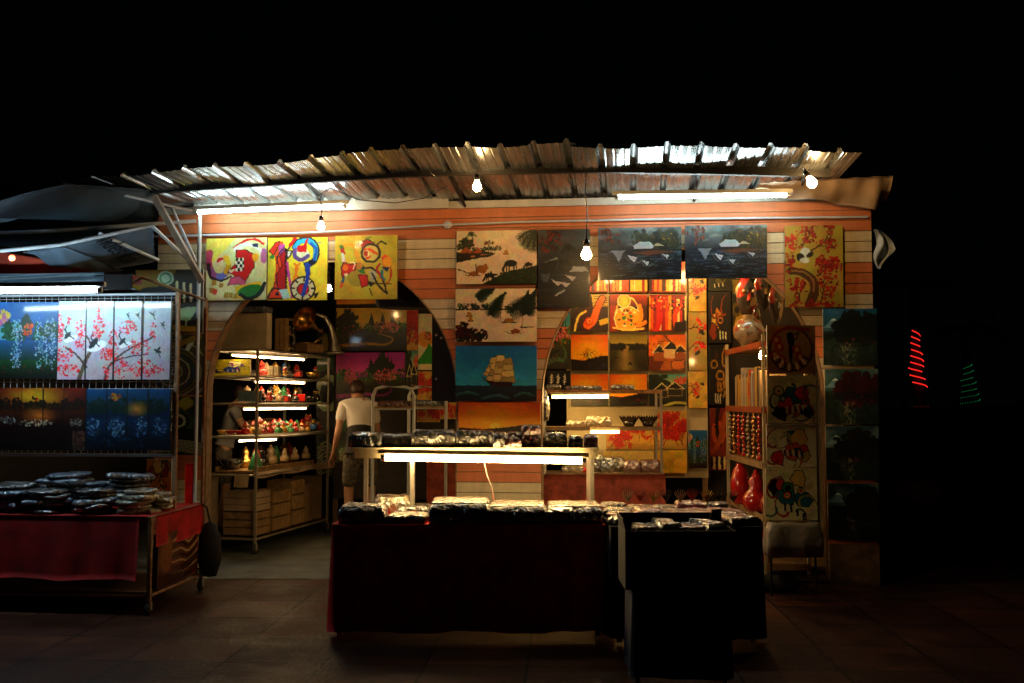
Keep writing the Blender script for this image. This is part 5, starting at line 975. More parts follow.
# ================================================================== LEFT STALL (grid, cherry panels, red table)
LF = Frame(*at(153, 400, 7.3)[:2], R(-5.7)); TZ = .69; TW, TD = 2.6, .92
tb = thing('stall_table', 'metal framed wheeled stall table draped in dark red at the left', 'table', LF.w(0, 0), LF.yaw)
for x, y, h in ((0, 0, TZ), (-TW, 0, TZ), (-TW, TD, TZ)): s = MB(); s.box((x, y, h / 2 + .04), (.028, .028, h - .08)); s.build('leg', M['rust'], tb)
s = MB(); zt = LF.hit(205, 298, TD)[1]; s.tube([(0.0, TD, .06), (0.0, TD, zt)], .016, 8); s.build('post', M['rust'], tb)
s = MB()
for z in (TZ - .015, .13):
    for a, b in (((0, 0), (0, TD)), ((0, 0), (-TW, 0)), ((-TW, TD), (0, TD)), ((-TW, 0), (-TW, TD))): s.tube([(*a, z), (*b, z)], .013, 8)
s.build('rail', M['rust'], tb)
s = MB(); s.box((-TW / 2, TD / 2, TZ + .006), (TW + .02, TD + .02, .012)); s.build('top', M['wood'], tb)
s = MB(); s.box((-TW / 2, TD / 2, .15), (TW - .04, TD - .04, .012)); s.build('lower_shelf', M['wood'], tb)
s = MB(); s.box((-TW / 2 - .02, TD / 2, TZ + .015), (TW, TD + .04, .004)); s.build('table_cover', M['redcloth3'], tb)
s = MB(); drape(s, [(-TW, -.018), (-.075, -.018)], TZ + .013, .25, 31, .03, 90); s.build('cloth_skirt', M['redcloth3'], tb)
s = MB(); drape(s, [(.02, .05), (.02, TD - .02)], TZ + .013, .47, 32, .01, 30, 0, .0); s.build('cloth_skirt', M['redcloth3'], tb)
for x, y in ((0, 0), (0, TD), (-TW, 0)): wheel(tb, x, y, .045)
# zebra striped bag on lower shelf
def art_zebra():
    p = Pic(1.4, 90, '5a3418', 141); p.ell(.2, .4, .2, .34, '7a5020')
    for i in range(9): p.curve([(.35, .1 + i * .1), (.55, .05 + i * .11), (.75, .2 + i * .09), (1, .0 + i * .1)], 'a09070' if i % 2 else '2a1408', .02)
    for i in range(6): p.curve([(.0, .75 + i * .05), (.4, .8 + i * .04), (1, .55 + i * .07)], '2a1408', .014)
    return p.out()
SF = Frame(*LF.w(0.0, 0)[:2], LF.yaw + R(90))
def canvas_uv(label, fr, off, u0, u1, z0, z1, img, kind='canvas', **k):
    old = fr.hit; fr.hit = lambda px, py, o=0: ((u0 if px == 0 else u1), (z1 if py == 0 else z0))
    o = canvas(label, fr, off, (0, 0, 1, 1), img, kind, **k); fr.hit = old; return o
canvas_uv('brown picture with wavy zebra stripes stored under the red table', SF, .03, .1, .82, .158, .56, art_zebra(), 'lacquer', thick=.04)
# wire grid with pictures
GY = .5; gx0 = -TW; gx1 = LF.hit(176, 400, GY)[0]; zg1 = LF.hit(176, 294, GY)[1]; zg0 = LF.hit(100, 455, GY)[1]
gr = thing('wire_grid', 'white wire grid panel standing on the left stall table', 'grid panel', LF.w(0, GY), LF.yaw)
s = MB(); zl = LF.hit(176, 524, GY)[1]
s.box((gx1, 0, (zg1 + zl) / 2), (.03, .03, zg1 - zl + .02)); s.build('post', M['rust'], gr)
s = MB(); s.tube([(gx0, 0, zg1), (gx1, 0, zg1)], .012, 8); s.tube([(gx0, 0, zg0), (gx1, 0, zg0)], .012, 8); s.build('frame', M['grid'], gr)
s = MB(); n = int((gx1 - gx0) / .055)
for i in range(n): x = gx0 + i * .055 + .02; s.tube([(x, .0, zg0), (x, .0, zg1)], .0022, 4, cap=False)
nz = int((zg1 - zg0) / .055)
for i in range(nz): z = zg1 - .03 - i * .055; s.tube([(gx0, .004, z), (gx1, .004, z)], .0022, 4, cap=False)
s.build('wires', M['grid'], gr)
C4 = art_cranes(); iw = C4.shape[1]
bx = [(60, 98), (99, 128.5), (129.5, 156.5), (157.5, 172)]
bx = [(60, 86.6), (88.6, 114.6), (116.6, 142.9), (144.9, 171.5)]
def slat(img, i, n):      # one panel of a joined set, dark gaps between panels painted in along both sides
    w_ = img.shape[1]; q = img[:, int(w_ * i / n):int(w_ * (i + 1) / n)].copy(); q[:, :2] = .03; q[:, -2:] = .03; return q
for i, (a, b) in enumerate(bx):
    lab = ['white lacquer panel with red blossoms and a tree trunk, leftmost of four', 'white lacquer panel with a crane among red blossoms, second of four', 'white lacquer panel with two small birds over blossoms, third of four', 'white lacquer panel with dark birds, rightmost of four'][i]
    cv(lab, (a, 301.5, b, 379.5), slat(C4, i, 4), 'lacquer', off=GY - .02, fr=LF, group='four joined white blossom panels')
cv('blue lacquer painting of white flowers and a far mountain', (-60, 302.5, 59, 378.5), np.concatenate([art_bluegarden()[:, ::-1], art_bluegarden()], 1), 'lacquer', off=GY - .02, fr=LF)
RLk = art_redlake(); iw = RLk.shape[1]
for i, (a, b) in enumerate(((1, 23), (24.5, 44.5), (45.5, 64.5), (65.5, 87))): cv(['dark red lake panel with white birds, leftmost of four', 'dark red lake panel with a low red sun, second of four', 'dark red lake panel with bright water birds, third of four', 'dark red lake panel with faint birds, rightmost of four'][i], (a, 388, b, 450), slat(RLk, i, 4), 'lacquer', off=GY - .02, fr=LF, group='four joined red lake panels')
BLk = art_bluelake(); iw = BLk.shape[1]
for i, (a, b) in enumerate(((88, 107.5), (108.3, 128), (129.3, 149.5), (150.5, 171.5))): cv(['dark blue garden panel, leftmost of four on the grid', 'dark blue garden panel with an orange flower, second of four', 'dark blue garden panel with an orange glow, third of four', 'dark blue garden panel beside the grid post, rightmost of four'][i], (a, 389, b, 450), slat(BLk, i, 4), 'lacquer', off=GY - .02, fr=LF, group='four joined blue garden panels')
cv('orange and green picture leaning at the right end of the left stall table', (148, 459, 172, 500), cubist(.7, 151, 'b88a30', 70, ['c8641c', '3a6a30', 'd8c878', '8a3a14']).out(), off=GY + .28, fr=LF, tilt=0)
o = MB(); drape(o, [(0, 0), (.06, .02)], .32, 0, 3, .01, 8, 0, .0); tag(o.build('red_cloth', M['redcloth'], None, LF.w(-.12, .85, TZ + .02), LF.yaw), 'red cloth hanging beside the leaning picture at the left stall', 'cloth')
# stacks of plastic-wrapped dishes
st = [(-.20, .17, 5, .27, 'film3'), (-.50, .15, 5, .34, 'film'), (-.34, .36, 8, .30, 'film'), (-.84, .32, 8, .32, 'film4'), (-.86, .13, 5, .32, 'film'), (-1.18, .2, 6, .34, 'film'), (-1.52, .22, 4, .34, 'film'), (-.10, .40, 4, .22, 'film3'), (-.60, .37, 6, .26, 'film4'), (-1.1, .38, 5, .28, 'film')]
nmz = ['nearest the table corner', 'front stack with pale rims right of centre', 'tall stack at the back right', 'tall stack left of centre', 'low front stack left of centre', 'broad stack at the left', 'leftmost stack by the frame edge', 'small pale stack beside the grid post', 'back stack between the two tallest', 'back stack near the middle of the table']
for k, (x, y, n, w, m) in enumerate(st):
    z = TZ + .0185; rs = random.Random(k)
    for i in range(n):
        h = .037; mm = m if (i + k) % 3 else 'film3' if k in (0, 7) else 'film4'
        o_ = pack('plastic wrapped dish, %s from the bottom, %s' % (ORD[i], nmz[k]), LF.w(x + rs.uniform(-.03, .03), y + rs.uniform(-.03, .03), z), (w * rs.uniform(.85, 1.1), w * rs.uniform(.7, .9), h), k * 20 + i, mm, rs.uniform(-.6, .6), 'plastic wrapped dishes piled on the left stall', 'wrapped_dish', 'dish', .026, (i * 7 + k) % 3 != 0); o_.rotation_euler = (R(rs.uniform(-4, 4)), R(rs.uniform(-5, 5)), o_.rotation_euler.z)
        z += h - .002
# bag hanging by the post
t = thing('hanging_bag', 'black bag hanging from the back post of the left stall', 'bag', LF.w(.09, TD - .05, .0), LF.yaw)
s = MB(); s.lathe([(1e-3, .12), (.06, .13), (.10, .25), (.09, .45), (.05, .54), (.02, .56)], 16, (0, 0, 0), 0, None, 1, .6); s.build('bag', M['blackcloth'], t); s = MB(); s.tube([(0, 0, .56), (-.03, 0, .68), (-.08, 0.02, .70)], .008, 6); s.build('strap', M['blackcloth'], t)
# ================================================================== LEFT CANOPY: tarpaulins, poles, timber brace
def tarp(pts, m, seed=0, sag=.05, n=14, am=.006):      # pts: four corner points
    A, B, Cc, D = [Vector(p) for p in pts]; r = random.Random(seed); ph = [(r.uniform(4, 14), r.uniform(4, 14), r.uniform(0, 6)) for _ in range(4)]
    def fn(u, v):
        p = (A * (1 - u) + B * u) * (1 - v) + (D * (1 - u) + Cc * u) * v
        p.z += -sag * math.sin(u * math.pi) * math.sin(v * math.pi) * 2 + sum(am * math.sin(a * u + b * v + c) for a, b, c in ph); p.y += sum(am * 1.5 * math.sin(a * u + b * v + c) for a, b, c in ph); return p
    mb = MB(); mb.sheet(fn, n, n, 0, .003); return mb
cn_ = thing('tarpaulin_canopy', 'patched tarpaulin canopy on poles over the left stall', 'canopy', (0, 0, 0))
tarp([at(-60, 215, 6.6), at(66, 184, 7.0), at(150, 190, 8.3), at(150, 224, 9.6)], M['tarpd'], 1).build('top_sheet', M['tarpd'], cn_)
tarp([at(-60, 205, 7.5), at(66, 186, 7.2), at(158, 196, 8.6), at(158, 222, 9.0)], M['tarpd'], 2, .0).build('top_sheet', M['tarpd'], cn_)
tarp([at(28, 192, 7.3), at(34, 192, 7.3), at(122, 206, 8.8), at(30, 216, 8.4)], M['tarp'], 3).build('side_sheet', M['tarp'], cn_)
tarp([at(-40, 204, 7.0), at(6, 203, 7.0), at(44, 216, 8.2), at(-40, 216, 8.2)], M['tarp'], 31).build('side_sheet', M['tarp'], cn_)
tarp([at(-60, 243, 7.6), at(30, 248, 7.6), at(155, 226, 8.9), at(-60, 222, 8.9)], M['interior'], 8, .0).build('under_sheet', M['tarpd'], cn_)
bn = tarp([at(58, 247, 7.7), at(153, 225, 8.2), at(155, 262, 8.9), at(96, 272, 8.6)], M['tarp'], 4, .0, 14, .001).build('banner', M['tarp'], cn_)
tarp([at(24, 252, 7.6), at(62, 246, 7.7), at(124, 270, 8.7), at(72, 275, 8.4)], M['tarp'], 5, .02).build('banner', M['tarp'], cn_)
tarp([at(-60, 246, 7.9), at(0, 249, 7.9), at(96, 274, 8.2), at(-60, 276, 8.2)], M['tarpr'], 6, .0).build('red_sheet', M['tarpr'], cn_)
tarp([at(-60, 275, 7.7), at(104, 272, 7.7), at(104, 285, 7.7), at(-60, 286, 7.7)], M['tarpd'], 7, .0).build('valance', M['tarpd'], cn_)
# worn lettering on the banner
fc = bpy.data.curves.new('lettering', 'FONT'); fc.body = 'ndes En'; fc.size = .165; fc.shear = .35; fc.extrude = .001; fo = bpy.data.objects.new('lettering', fc); C.objects.link(fo)
dg = bpy.context.evaluated_depsgraph_get(); dg.update(); me = bpy.data.meshes.new_from_object(fo.evaluated_get(dg)); bpy.data.objects.remove(fo)
lt = bpy.data.objects.new('lettering', me); C.objects.link(lt); me.materials.clear(); me.materials.append(M['blackletter']); lt.parent = bn
qa, qb, qc, qd = at(58, 247, 7.7), at(153, 225, 8.2), at(155, 262, 8.9), at(96, 272, 8.6)
def bq(u, v): return (qa * (1 - u) + qb * u) * (1 - v) + (qd * (1 - u) + qc * u) * v
p0, p1, p2 = bq(.36, .02), bq(.52, .88), bq(.52, .02); ex = (p1 - p0).normalized(); tmp = (p2 - p0); ez_ = (tmp - ex * tmp.dot(ex)).normalized(); nn_ = ex.cross(ez_)
wT = max(v.co.x for v in me.vertices) or 1; sc_ = (p1 - p0).length / wT
lt.matrix_world = Matrix.Translation(p0 + nn_ * .02) @ Matrix((ex, ez_, nn_)).transposed().to_4x4() @ Matrix.Scale(sc_, 4)
for nm, pts, r, m in (('pole', [at(-60, 235, 7.9), at(45, 231.5, 7.9), at(196, 221, 8.7)], .017, 'pipe'), ('pole', [at(-10, 252, 7.55), at(60, 245, 7.6), at(154, 225, 8.1)], .015, 'pipe'), ('pole', [at(100, 234, 7.9), at(158, 260, 8.8)], .016, 'pipe'), ('pole', [at(152, 226, 8.1), at(186, 258, 8.6)], .014, 'pipe'),
                      ('pole', [at(172, 208, 8.6), at(196, 262, 8.6)], .013, 'pipe'), ('pole', [at(33, 186, 7.2), at(68, 184.5, 7.1), at(122, 193, 8.0)], .009, 'rust'), ('pole', [at(124, 195, 8), at(192, 211, 8.4)], .012, 'pipe')):
    s = MB(); s.tube(pts, r, 8); s.build(nm, M[m], cn_)
s = MB(); a, b = at(154, 196, 8.0), at(202, 282, 8.3); s.tube([a, b], .034, 4, smooth=False); tag(s.build('timber_brace', M['wood']), 'diagonal weathered timber brace between roof beam and kiosk wall', 'brace')
s = MB(); a, b = at(141, 277, 7.9), at(205, 300, 8.15); s.tube([a, b], .012, 8); tag(s.build('sloping_rod', M['palewood']), 'thin sloping wooden rod resting on the grid stall back post', 'rod')
o = MB().box((0, 0, 0), (.30, .2, .12), (0, 0, 0), 0, .01).build('lamp_case', M['blackf'], None, at(118, 283, 7.8), 0); tag(o, 'dark box at the right end of the cold fluorescent tube', 'box')
t = thing('hanging_lantern', 'small dim orange lantern bulb behind the red tarpaulin', 'light bulb', at(12, 258, 7.85)); s = MB(); s.ball((0, 0, 0), .026, 10); s.build('glass', emitter('lantern_glow', (1, .22, .06), 2.0), t); s = MB(); s.tube([(0, 0, .02), (0, 0, .10)], .006, 6); s.build('cord', M['blackf'], t)

# ------------------------------------------------------------------ beige tarpaulin and rag at the right end
P = [at(748, 200, 8.5), at(812, 172, 8.1), at(893, 175, 8.1), at(884, 210, 8.5)]
def fn(u, v):
    a = at(760, 183, 8.1).lerp(at(893, 176, 8.0), u); 
    yb = np.interp(u, [0, .25, .5, .72, .9, 1], [196, 198, 200, 205, 211, 200]); b = at(750 + 138 * u, float(yb), 8.32)
    p = a.lerp(b, v); p.y += .04 * math.sin(u * 17 + v * 3) * v + .015 * math.sin(u * 41); return p
s = MB(); s.sheet(fn, 40, 12, 0, .003); tag(s.build('beige_tarpaulin', M['tarpb']), 'creased beige tarpaulin hanging at the right end of the roof', 'tarpaulin')
s = MB(); q = at(876, 250, 8.25)
def fn(u, v):
    w = [.04, .08, .12, .17, .10, .04]; k = float(np.interp(v, np.linspace(0, 1, 6), w)); return (q.x + (u - .22) * k + .03 * v + .03 * math.sin(v * 5), q.y + .03 * math.sin(u * 9 + v * 4), q.z + .16 - v * .30 + .02 * math.sin(u * 7))
s.sheet(fn, 12, 14, 0, .003); tag(s.build('white_rag', M['tarpw']), 'torn white plastic rag fluttering off the right end of the kiosk', 'rag')

# ================================================================== CENTRE STALL: table with raised shelf
F1 = Frame(*at(335, 400, 6.55)[:2], 0); Wd = at(603, 400, 6.55).x - at(335, 400, 6.55).x; T1 = .735
ct = thing('display_table', 'wide display table covered to the ground in dark red cloth, front centre', 'table', F1.w(Wd / 2, .5), 0)
s = MB(); s.box((0, 0, T1 - .015), (Wd, 1.0, .03)); s.build('top', M['wood'], ct)
for x in (-1, 1):
    for y in (-.46, .46): s = MB(); s.box((x * (Wd / 2 - .04), y, T1 / 2 - .01), (.035, .035, T1 - .06)); s.build('leg', M['rust'], ct)
s = MB(); s.box((0, 0, T1 + .003), (Wd + .02, 1.02, .006)); drape(s, [(-Wd / 2 - .01, .5), (-Wd / 2 - .01, -.51), (Wd / 2 + .01, -.51), (Wd / 2 + .01, .5)], T1 + .004, .055, 41, .040, 200, 0, .03); s.build('table_cover', M['redcloth'], ct)
s = MB(); s.tube([(-Wd / 2 + .04, -.5, .08), (Wd / 2, -.5, .08)], .015, 6); s.build('rail', M['rust'], ct)
SH = .475; zsf = 1.19
x0 = at(352, 400, 7.05).x - F1.w(Wd / 2, .5).x; x1 = at(599, 400, 7.05).x - F1.w(Wd / 2, .5).x
sf = thing('raised_shelf', 'raised shelf on thin posts over the back of the red display table', 'shelf', F1.w(Wd / 2, .5, T1 + .006), 0)
h = zsf - T1 - .006
s = MB(); s.box(((x0 + x1) / 2, .20, h + .012), (x1 - x0, .40, .024)); s.box(((x0 + x1) / 2, .006, h - .025), (x1 - x0 - .04, .02, .05)); s.build('board', M['board'], sf)
for x in (at(366, 400, 7.05).x, at(413, 400, 7.1).x, at(592, 400, 7.05).x):
    xx = x - F1.w(Wd / 2, .5).x
    s = MB(); s.box((xx, .03, h / 2), (.028, .028, h)); s.build('post', M['chrome'], sf)
for x in (x0 + .05, x1 - .05): s = MB(); s.box((x, .36, h / 2), (.028, .028, h)); s.build('post', M['chrome'], sf)
fluo('long warm fluorescent tube glowing under the raised shelf in the centre', at(381, 457.5, 6.98), at(586, 461, 6.98), 'table', .022, 'up', 'board', hh=.03)
s = MB(); P = [at(484, 461, 7.0), at(487, 475, 7.05), at(492, 488, 7.1), at(494, 500, 7.2)]; s.tube(P, .004, 5); tag(s.build('power_cord', M['white']), 'thin white cord dangling from the centre tube to the table', 'cord')
def P1(px, Y): return at(px, 400, Y).x
# packages on the raised shelf
zz = zsf + .03
for i, (a, b, h, Y, m, lab) in enumerate(((353, 384, .085, 7.22, 'film', 'flat black plastic package at the left end of the raised shelf'), (384, 413, .075, 7.28, 'film', 'small black plastic package, second on the raised shelf'), (413, 455, .10, 7.24, 'film', 'long black plastic package left of centre on the raised shelf'), (456, 494, .095, 7.24, 'film', 'long black plastic package at the centre of the raised shelf'), (494, 507, .085, 7.2, 'film', 'narrow crumpled black package beside the red boxes'))):
    pack(lab, (P1((a + b) / 2, Y), Y, zz - .004), ((b - a) / F * Y, .3, h * 1.2), 60 + i, m, 0, 'black plastic packages on the raised shelf', amp=.014)
for i, (a, b, z0_, h, Y, m, lab) in enumerate(((504, 520, 0, .07, 7.15, 'film2', 'dark red wrapped box at the front left of the red boxes'), (507, 522, .0, .10, 7.34, 'film2', 'dark red wrapped box standing behind the front red box'), (522, 540, .0, .085, 7.2, 'film2', 'lower wrapped red box of the two stacked on the shelf'), (522, 539, .087, .07, 7.22, 'film2', 'upper wrapped red box of the two stacked on the shelf'), (543, 566, .0, .10, 7.2, 'film', 'domed shiny black package right of the stacked red boxes'), (568, 582, 0, .08, 7.2, 'film', 'small black package third from the right end of the shelf'), (584, 597, 0, .09, 7.2, 'filmpink', 'dark pink wrapped box at the right end of the raised shelf'))):
    pack(lab, (P1((a + b) / 2, Y), Y, zz - .004 + z0_), ((b - a) / F * Y, .2, h), 70 + i, m, rr.uniform(-.08, .08), None, amp=.006)
# packages on the table
tz = T1 + .0075
defs = [((338, 384, 6.72, .30, .10), 'film', 'crumpled black plastic package at the left corner of the table', .06), ((372, 408, 7.2, .32, .11), 'film3', 'pale shiny package at the back left of the table', .1), ((386, 427, 6.70, .26, .05), 'film3', 'low shiny package, second along the table front', -.05), ((398, 430, 7.1, .3, .06), 'film', 'flat black package behind the low shiny one', 0),
        ((428, 490, 6.78, .48, .115), 'film', 'thick stack of wrapped pictures, third along the table front', .0), ((487, 548, 6.78, .46, .095), 'film', 'wrapped flat frame, fourth along the table front', 0), ((547, 604, 6.8, .46, .09), 'film', 'wrapped flat frame at the right end of the table', 0)]
for i, ((a, b, Y, d, h), m, lab, rz) in enumerate(defs):
    pack(lab, (P1((a + b) / 2, Y - d / 2), Y, tz), ((b - a) / F * (Y - d / 2) * .97, d, h * 1.12), 80 + i, m, rz, 'plastic wrapped packages on the red display table', amp=.014)
pack('pale wrapped sheet lying on the thick stack of wrapped pictures', (P1(459, 6.6), 6.79, tz + .126), (.36, .4, .012), 90, 'film3', .03, None, amp=.006)
pack('pale wrapped picture lying on the fourth frame along the table front', (P1(518, 6.6), 6.80, tz + .104), (.35, .38, .01), 91, 'film3', -.03, None, amp=.006); pack('pale wrapped picture lying on the right end frame', (P1(576, 6.6), 6.82, tz + .099), (.33, .38, .01), 92, 'film3', .04, None, amp=.006)

# ================================================================== RIGHT TABLE with black cover
F2 = Frame(*at(611, 400, 6.35)[:2], R(0)); W2 = P1(758, 6.35) - P1(610, 6.35); D2 = 1.05; T2 = .745
t2 = thing('display_table', 'display table draped in black cloth to the right of the red one', 'table', F2.w(W2 / 2, D2 / 2), 0)
s = MB(); s.box((0, 0, T2 - .015), (W2, D2, .03)); s.build('top', M['wood'], t2)
for x in (-1, 1):
    for y in (-.46, .46): s = MB(); s.box((x * (W2 / 2 - .05), y, T2 / 2 - .01), (.035, .035, T2 - .06)); s.build('leg', M['rust'], t2)
s = MB(); s.box((0, 0, T2 + .003), (W2 + .01, D2 + .01, .006)); drape(s, [(-W2 / 2 - .006, D2 / 2), (-W2 / 2 - .006, -D2 / 2 - .006), (W2 / 2 + .006, -D2 / 2 - .006), (W2 / 2 + .006, D2 / 2)], T2 + .004, .06, 51, .036, 160, 0, .02); s.build('table_cover', M['blackcloth'], t2)
rs = random.Random(9); mm = ['film3', 'filmpink', 'film', 'film4', 'film3', 'film2', 'filmpink', 'film']; nm_ = {'film3': 'pale', 'filmpink': 'pink', 'film': 'black', 'film4': 'bluish', 'film2': 'dark red'}
for j in range(4):
    for i in range(5):
        m = mm[(i * 3 + j * 5 + (i * j)) % 8]; x = -W2 / 2 + .11 + i * (W2 - .2) / 4.1; y = -D2 / 2 + .14 + j * .25
        pack('%s plastic wrapped ornament, %s from the left in the %s row' % (nm_[m], ORD[i], ['front', 'second', 'third', 'back'][j]), F2.w(W2 / 2 + x + rs.uniform(-.01, .01), D2 / 2 + y, T2 + .0075), (.20, .22, rs.uniform(.04, .075)), 200 + i * 10 + j, m, rs.uniform(-.5, .5), 'plastic wrapped ornaments on the black table', 'wrapped_ornament', 'ornament', .014, (i + j) % 2)
for i in range(9):
    m = ['creamf', 'redm', 'gold', 'blackf'][i % 4]; t = MB(); c = F2.w(.2 + i * .095, .86 + .05 * (i % 2), T2 + .075)
    for k in range(7): a = -1.2 + k * .4; t.tube([(0, 0, 0), (math.sin(a) * .05, .0, .05 + .04 * math.cos(a))], [.006, .002], 5)
    tag(t.build('paper_fan', M[m], None, c, .1), '%s spiky fan ornament, %s from the left at the back of the black table' % ({'creamf': 'cream', 'redm': 'red', 'gold': 'gold', 'blackf': 'black'}[m], ORD[i]), 'fan', 'spiky fans standing along the back of the black table')
# nearest open box on a cloth covered stand
bxY = 5.65; bc = at(674, 400, bxY); bw = 108 / F * (bxY - .15); zb0 = at(674, 590, bxY - .18).z; zb1 = at(674, 531, bxY - .18).z
st_ = thing('box_stand', 'dark blue cloth covered stand under the open cardboard box', 'stand', (bc.x, bxY, 0))
s = MB(); s.box((0, 0, zb0 - .02), (bw * .86, .34, .03)); s.build('top', M['wood'], st_)
for x in (-1, 1):
    for y in (-1, 1): s = MB(); s.tube([(x * bw * .40, y * .15, 0), (x * bw * .38, y * .14, zb0 - .03)], .014, 8); s.build('leg', M['rust'], st_)
s = MB(); drape(s, [(-bw * .44, .18), (-bw * .44, -.18), (bw * .44, -.18), (bw * .44, .18)], zb0 - .001, .05, 61, .02, 60, 0, .01); s.build('cloth_skirt', M['navy'], st_)
bo = thing('cardboard_box', 'open dark cardboard box with wrapped goods, nearest the camera', 'box', (bc.x, bxY, zb0)); hh = zb1 - zb0; dark = mat('dark_cardboard', (.022, .016, .011), .85, var=.3)
for nm, c, d in (('front_panel', (0, -.18, hh / 2), (bw, .008, hh)), ('back_panel', (0, .18, hh / 2 + .03), (bw, .008, hh + .06)), ('side_panel', (-bw / 2, 0, hh / 2), (.008, .352, hh)), ('side_panel', (bw / 2, 0, hh / 2), (.008, .352, hh)), ('bottom', (0, 0, .006), (bw - .01, .35, .008))): s = MB(); s.box(c, d); s.build(nm, dark, bo)
s = MB(); s.box((bw / 2 - .05, .12, hh + .04), (.09, .006, .10), (R(20), 0, R(40))); s.build('flap', M['card'], bo)
s = MB(); s.box((-bw / 2 - .005, 0.0, hh + .03), (.006, .33, .07), (0, R(-14), 0)); s.build('flap', dark, bo)
for i, (x, m, w) in enumerate(((-.17, 'film4', .16), (-.05, 'film3', .14), (.06, 'filmpink', .22), (.19, 'film', .14))): pack(['bluish wrapped item at the left inside the open box', 'pale wrapped item second from the left in the open box', 'pink wrapped fan in the middle of the open box', 'black wrapped item at the right inside the open box'][i], (bc.x + x, bxY + .02, zb0 + .012), (w, .28, hh + .0 + .02 * (i % 2)), 300 + i, m, .1 * i, 'wrapped goods inside the open cardboard box', 'wrapped_item', 'package', .016)

# ================================================================== SHELF UNIT inside the right arch
HY = 9.35; HX0, HX1 = P1(545, HY), P1(661, HY); hu = thing('shelf_unit', 'metal shelf unit with two warm tubes in front of the golden pictures', 'shelf unit', (HX0, HY, 0)); w = HX1 - HX0
HZ = [at(600, 390, HY).z, at(600, 427, HY).z, at(600, 473, HY).z]
for x in (0, w):
    for y in (0, .32): s = MB(); s.box((x, y, HZ[0] / 2 + .07), (.022, .022, HZ[0] - .14)); s.build('post', M['chrome'], hu)
for i, z in enumerate(HZ): s = MB(); s.box((w / 2, .16, z - .01), (w, .34, .02)); s.box((w / 2, -.012, z - .015), (w, .006, .035)); s.build('shelf', M['wood'] if i else M['rust'], hu)
s = MB(); s.box((w / 2, .16, .16), (w, .34, .02)); s.build('shelf', M['wood'], hu)
GS = 'warm tubes under the shelves of the right arch unit'
fluo('warm tube under the top shelf of the unit in the right arch', (P1(551, HY), HY - .03, HZ[0] - .065), (P1(609, HY), HY - .03, HZ[0] - .06), 'shelf', .014, 'up', 'board', GS, hh=.02)
fluo('short warm tube under the middle shelf beside the raised shelf packages', (P1(590, HY), HY - .03, HZ[1] - .045), (P1(619, HY), HY - .03, HZ[1] - .045), 'shelf', .012, 'up', 'board', GS, hh=.02)
for i, (px, dx, h, z, m, lab) in enumerate(((553, .14, .055, 0, 'film', 'black wrapped package at the left of the unit top'), (583, .34, .04, 0, 'film4', 'long dark wrapped package on the unit top'), (622, .22, .05, 0, 'film', 'black gift package at the right of the unit top'), (598, .24, .10, 1, 'film3', 'thick pale wrapped package on the middle shelf'), (577, .2, .06, 1, 'film3', 'low pale wrapped package on the middle shelf'),
     (572, .2, .06, 2, 'film3', 'pale wrapped package on the lower shelf left'), (582, .18, .05, 2, 'redl', 'glossy red flat package on the lower shelf'), (606, .12, .14, 2, 'film4', 'blue wrapped package standing on the lower shelf'), (617, .14, .14, 2, 'film', 'black wrapped package behind the blue one'), (631, .16, .11, 2, 'film2', 'dark red box second from the right on the lower shelf'), (650, .18, .12, 2, 'film2', 'dark red box at the right end of the lower shelf'), (597, .14, .16, 2, 'film4', 'teal wrapped package at the back of the lower shelf'))):
    pack(lab, (P1(px, HY + .1), HY + .12 + (.1 if 'behind' in lab or 'back' in lab else 0), HZ[z] + .001), (dx, .2, h), 400 + i, m, 0, None, amp=.008)
for i, px in enumerate((629, 648)):
    t = thing('petal_bowl', ['black petal shaped bowl on the middle shelf, left one', 'black petal shaped bowl on the middle shelf, right one'][i], 'bowl', (P1(px, HY + .1), HY + .1, HZ[1] + .001), 0, 'black petal bowls on the middle shelf')
    s = MB(); s.lathe([(1e-3, 0), (.04, 0), (.05, .012), (.07, .05), (1e-3, .04)], 14); s.build('base', M['blackf'], t)
    s = MB()
    for k in range(12): a = k * math.pi / 6; c_, sn = math.cos(a), math.sin(a); s.add([(c_ * .05 - sn * .02, sn * .05 + c_ * .02, .03), (c_ * .05 + sn * .02, sn * .05 - c_ * .02, .03), (c_ * .085 + sn * .022, sn * .085 - c_ * .022, .075), (c_ * .105, sn * .105, .11), (c_ * .085 - sn * .022, sn * .085 + c_ * .022, .075)], [(0, 1, 2, 3, 4)])
    s.build('petals', M['blackf'], t)
s = MB(); drape(s, [(HX0 - .04, HY - .03), (HX1 + .03, HY - .03)], HZ[2] - .01, .2, 71, .02, 60, 0, .01); tag(s.build('cloth_skirt', M['redcloth2']), 'rust red patterned cloth hanging along the shelf unit base', 'cloth')
s = MB(); q = at(541, 405, 9.1); s.lathe([(1e-3, -.16), (.07, -.14), (.085, -.03), (.06, .1), (.03, .16), (1e-3, .18)], 14, (0, 0, 0)); o = s.build('hanging_bag', M['film'], None, q); tag(o, 'black bundle wrapped in clear film beside the shelf unit', 'bag')
# red bundle under the left arch partition
s = MB(); drape(s, [(P1(427, 10.6), 10.6), (P1(463, 10.6), 10.6)], .92, .3, 72, .03, 30, 0, .03); tag(s.build('red_cloth', M['redcloth2']), 'rust red cloth hanging left of the middle pier behind the tube', 'cloth')
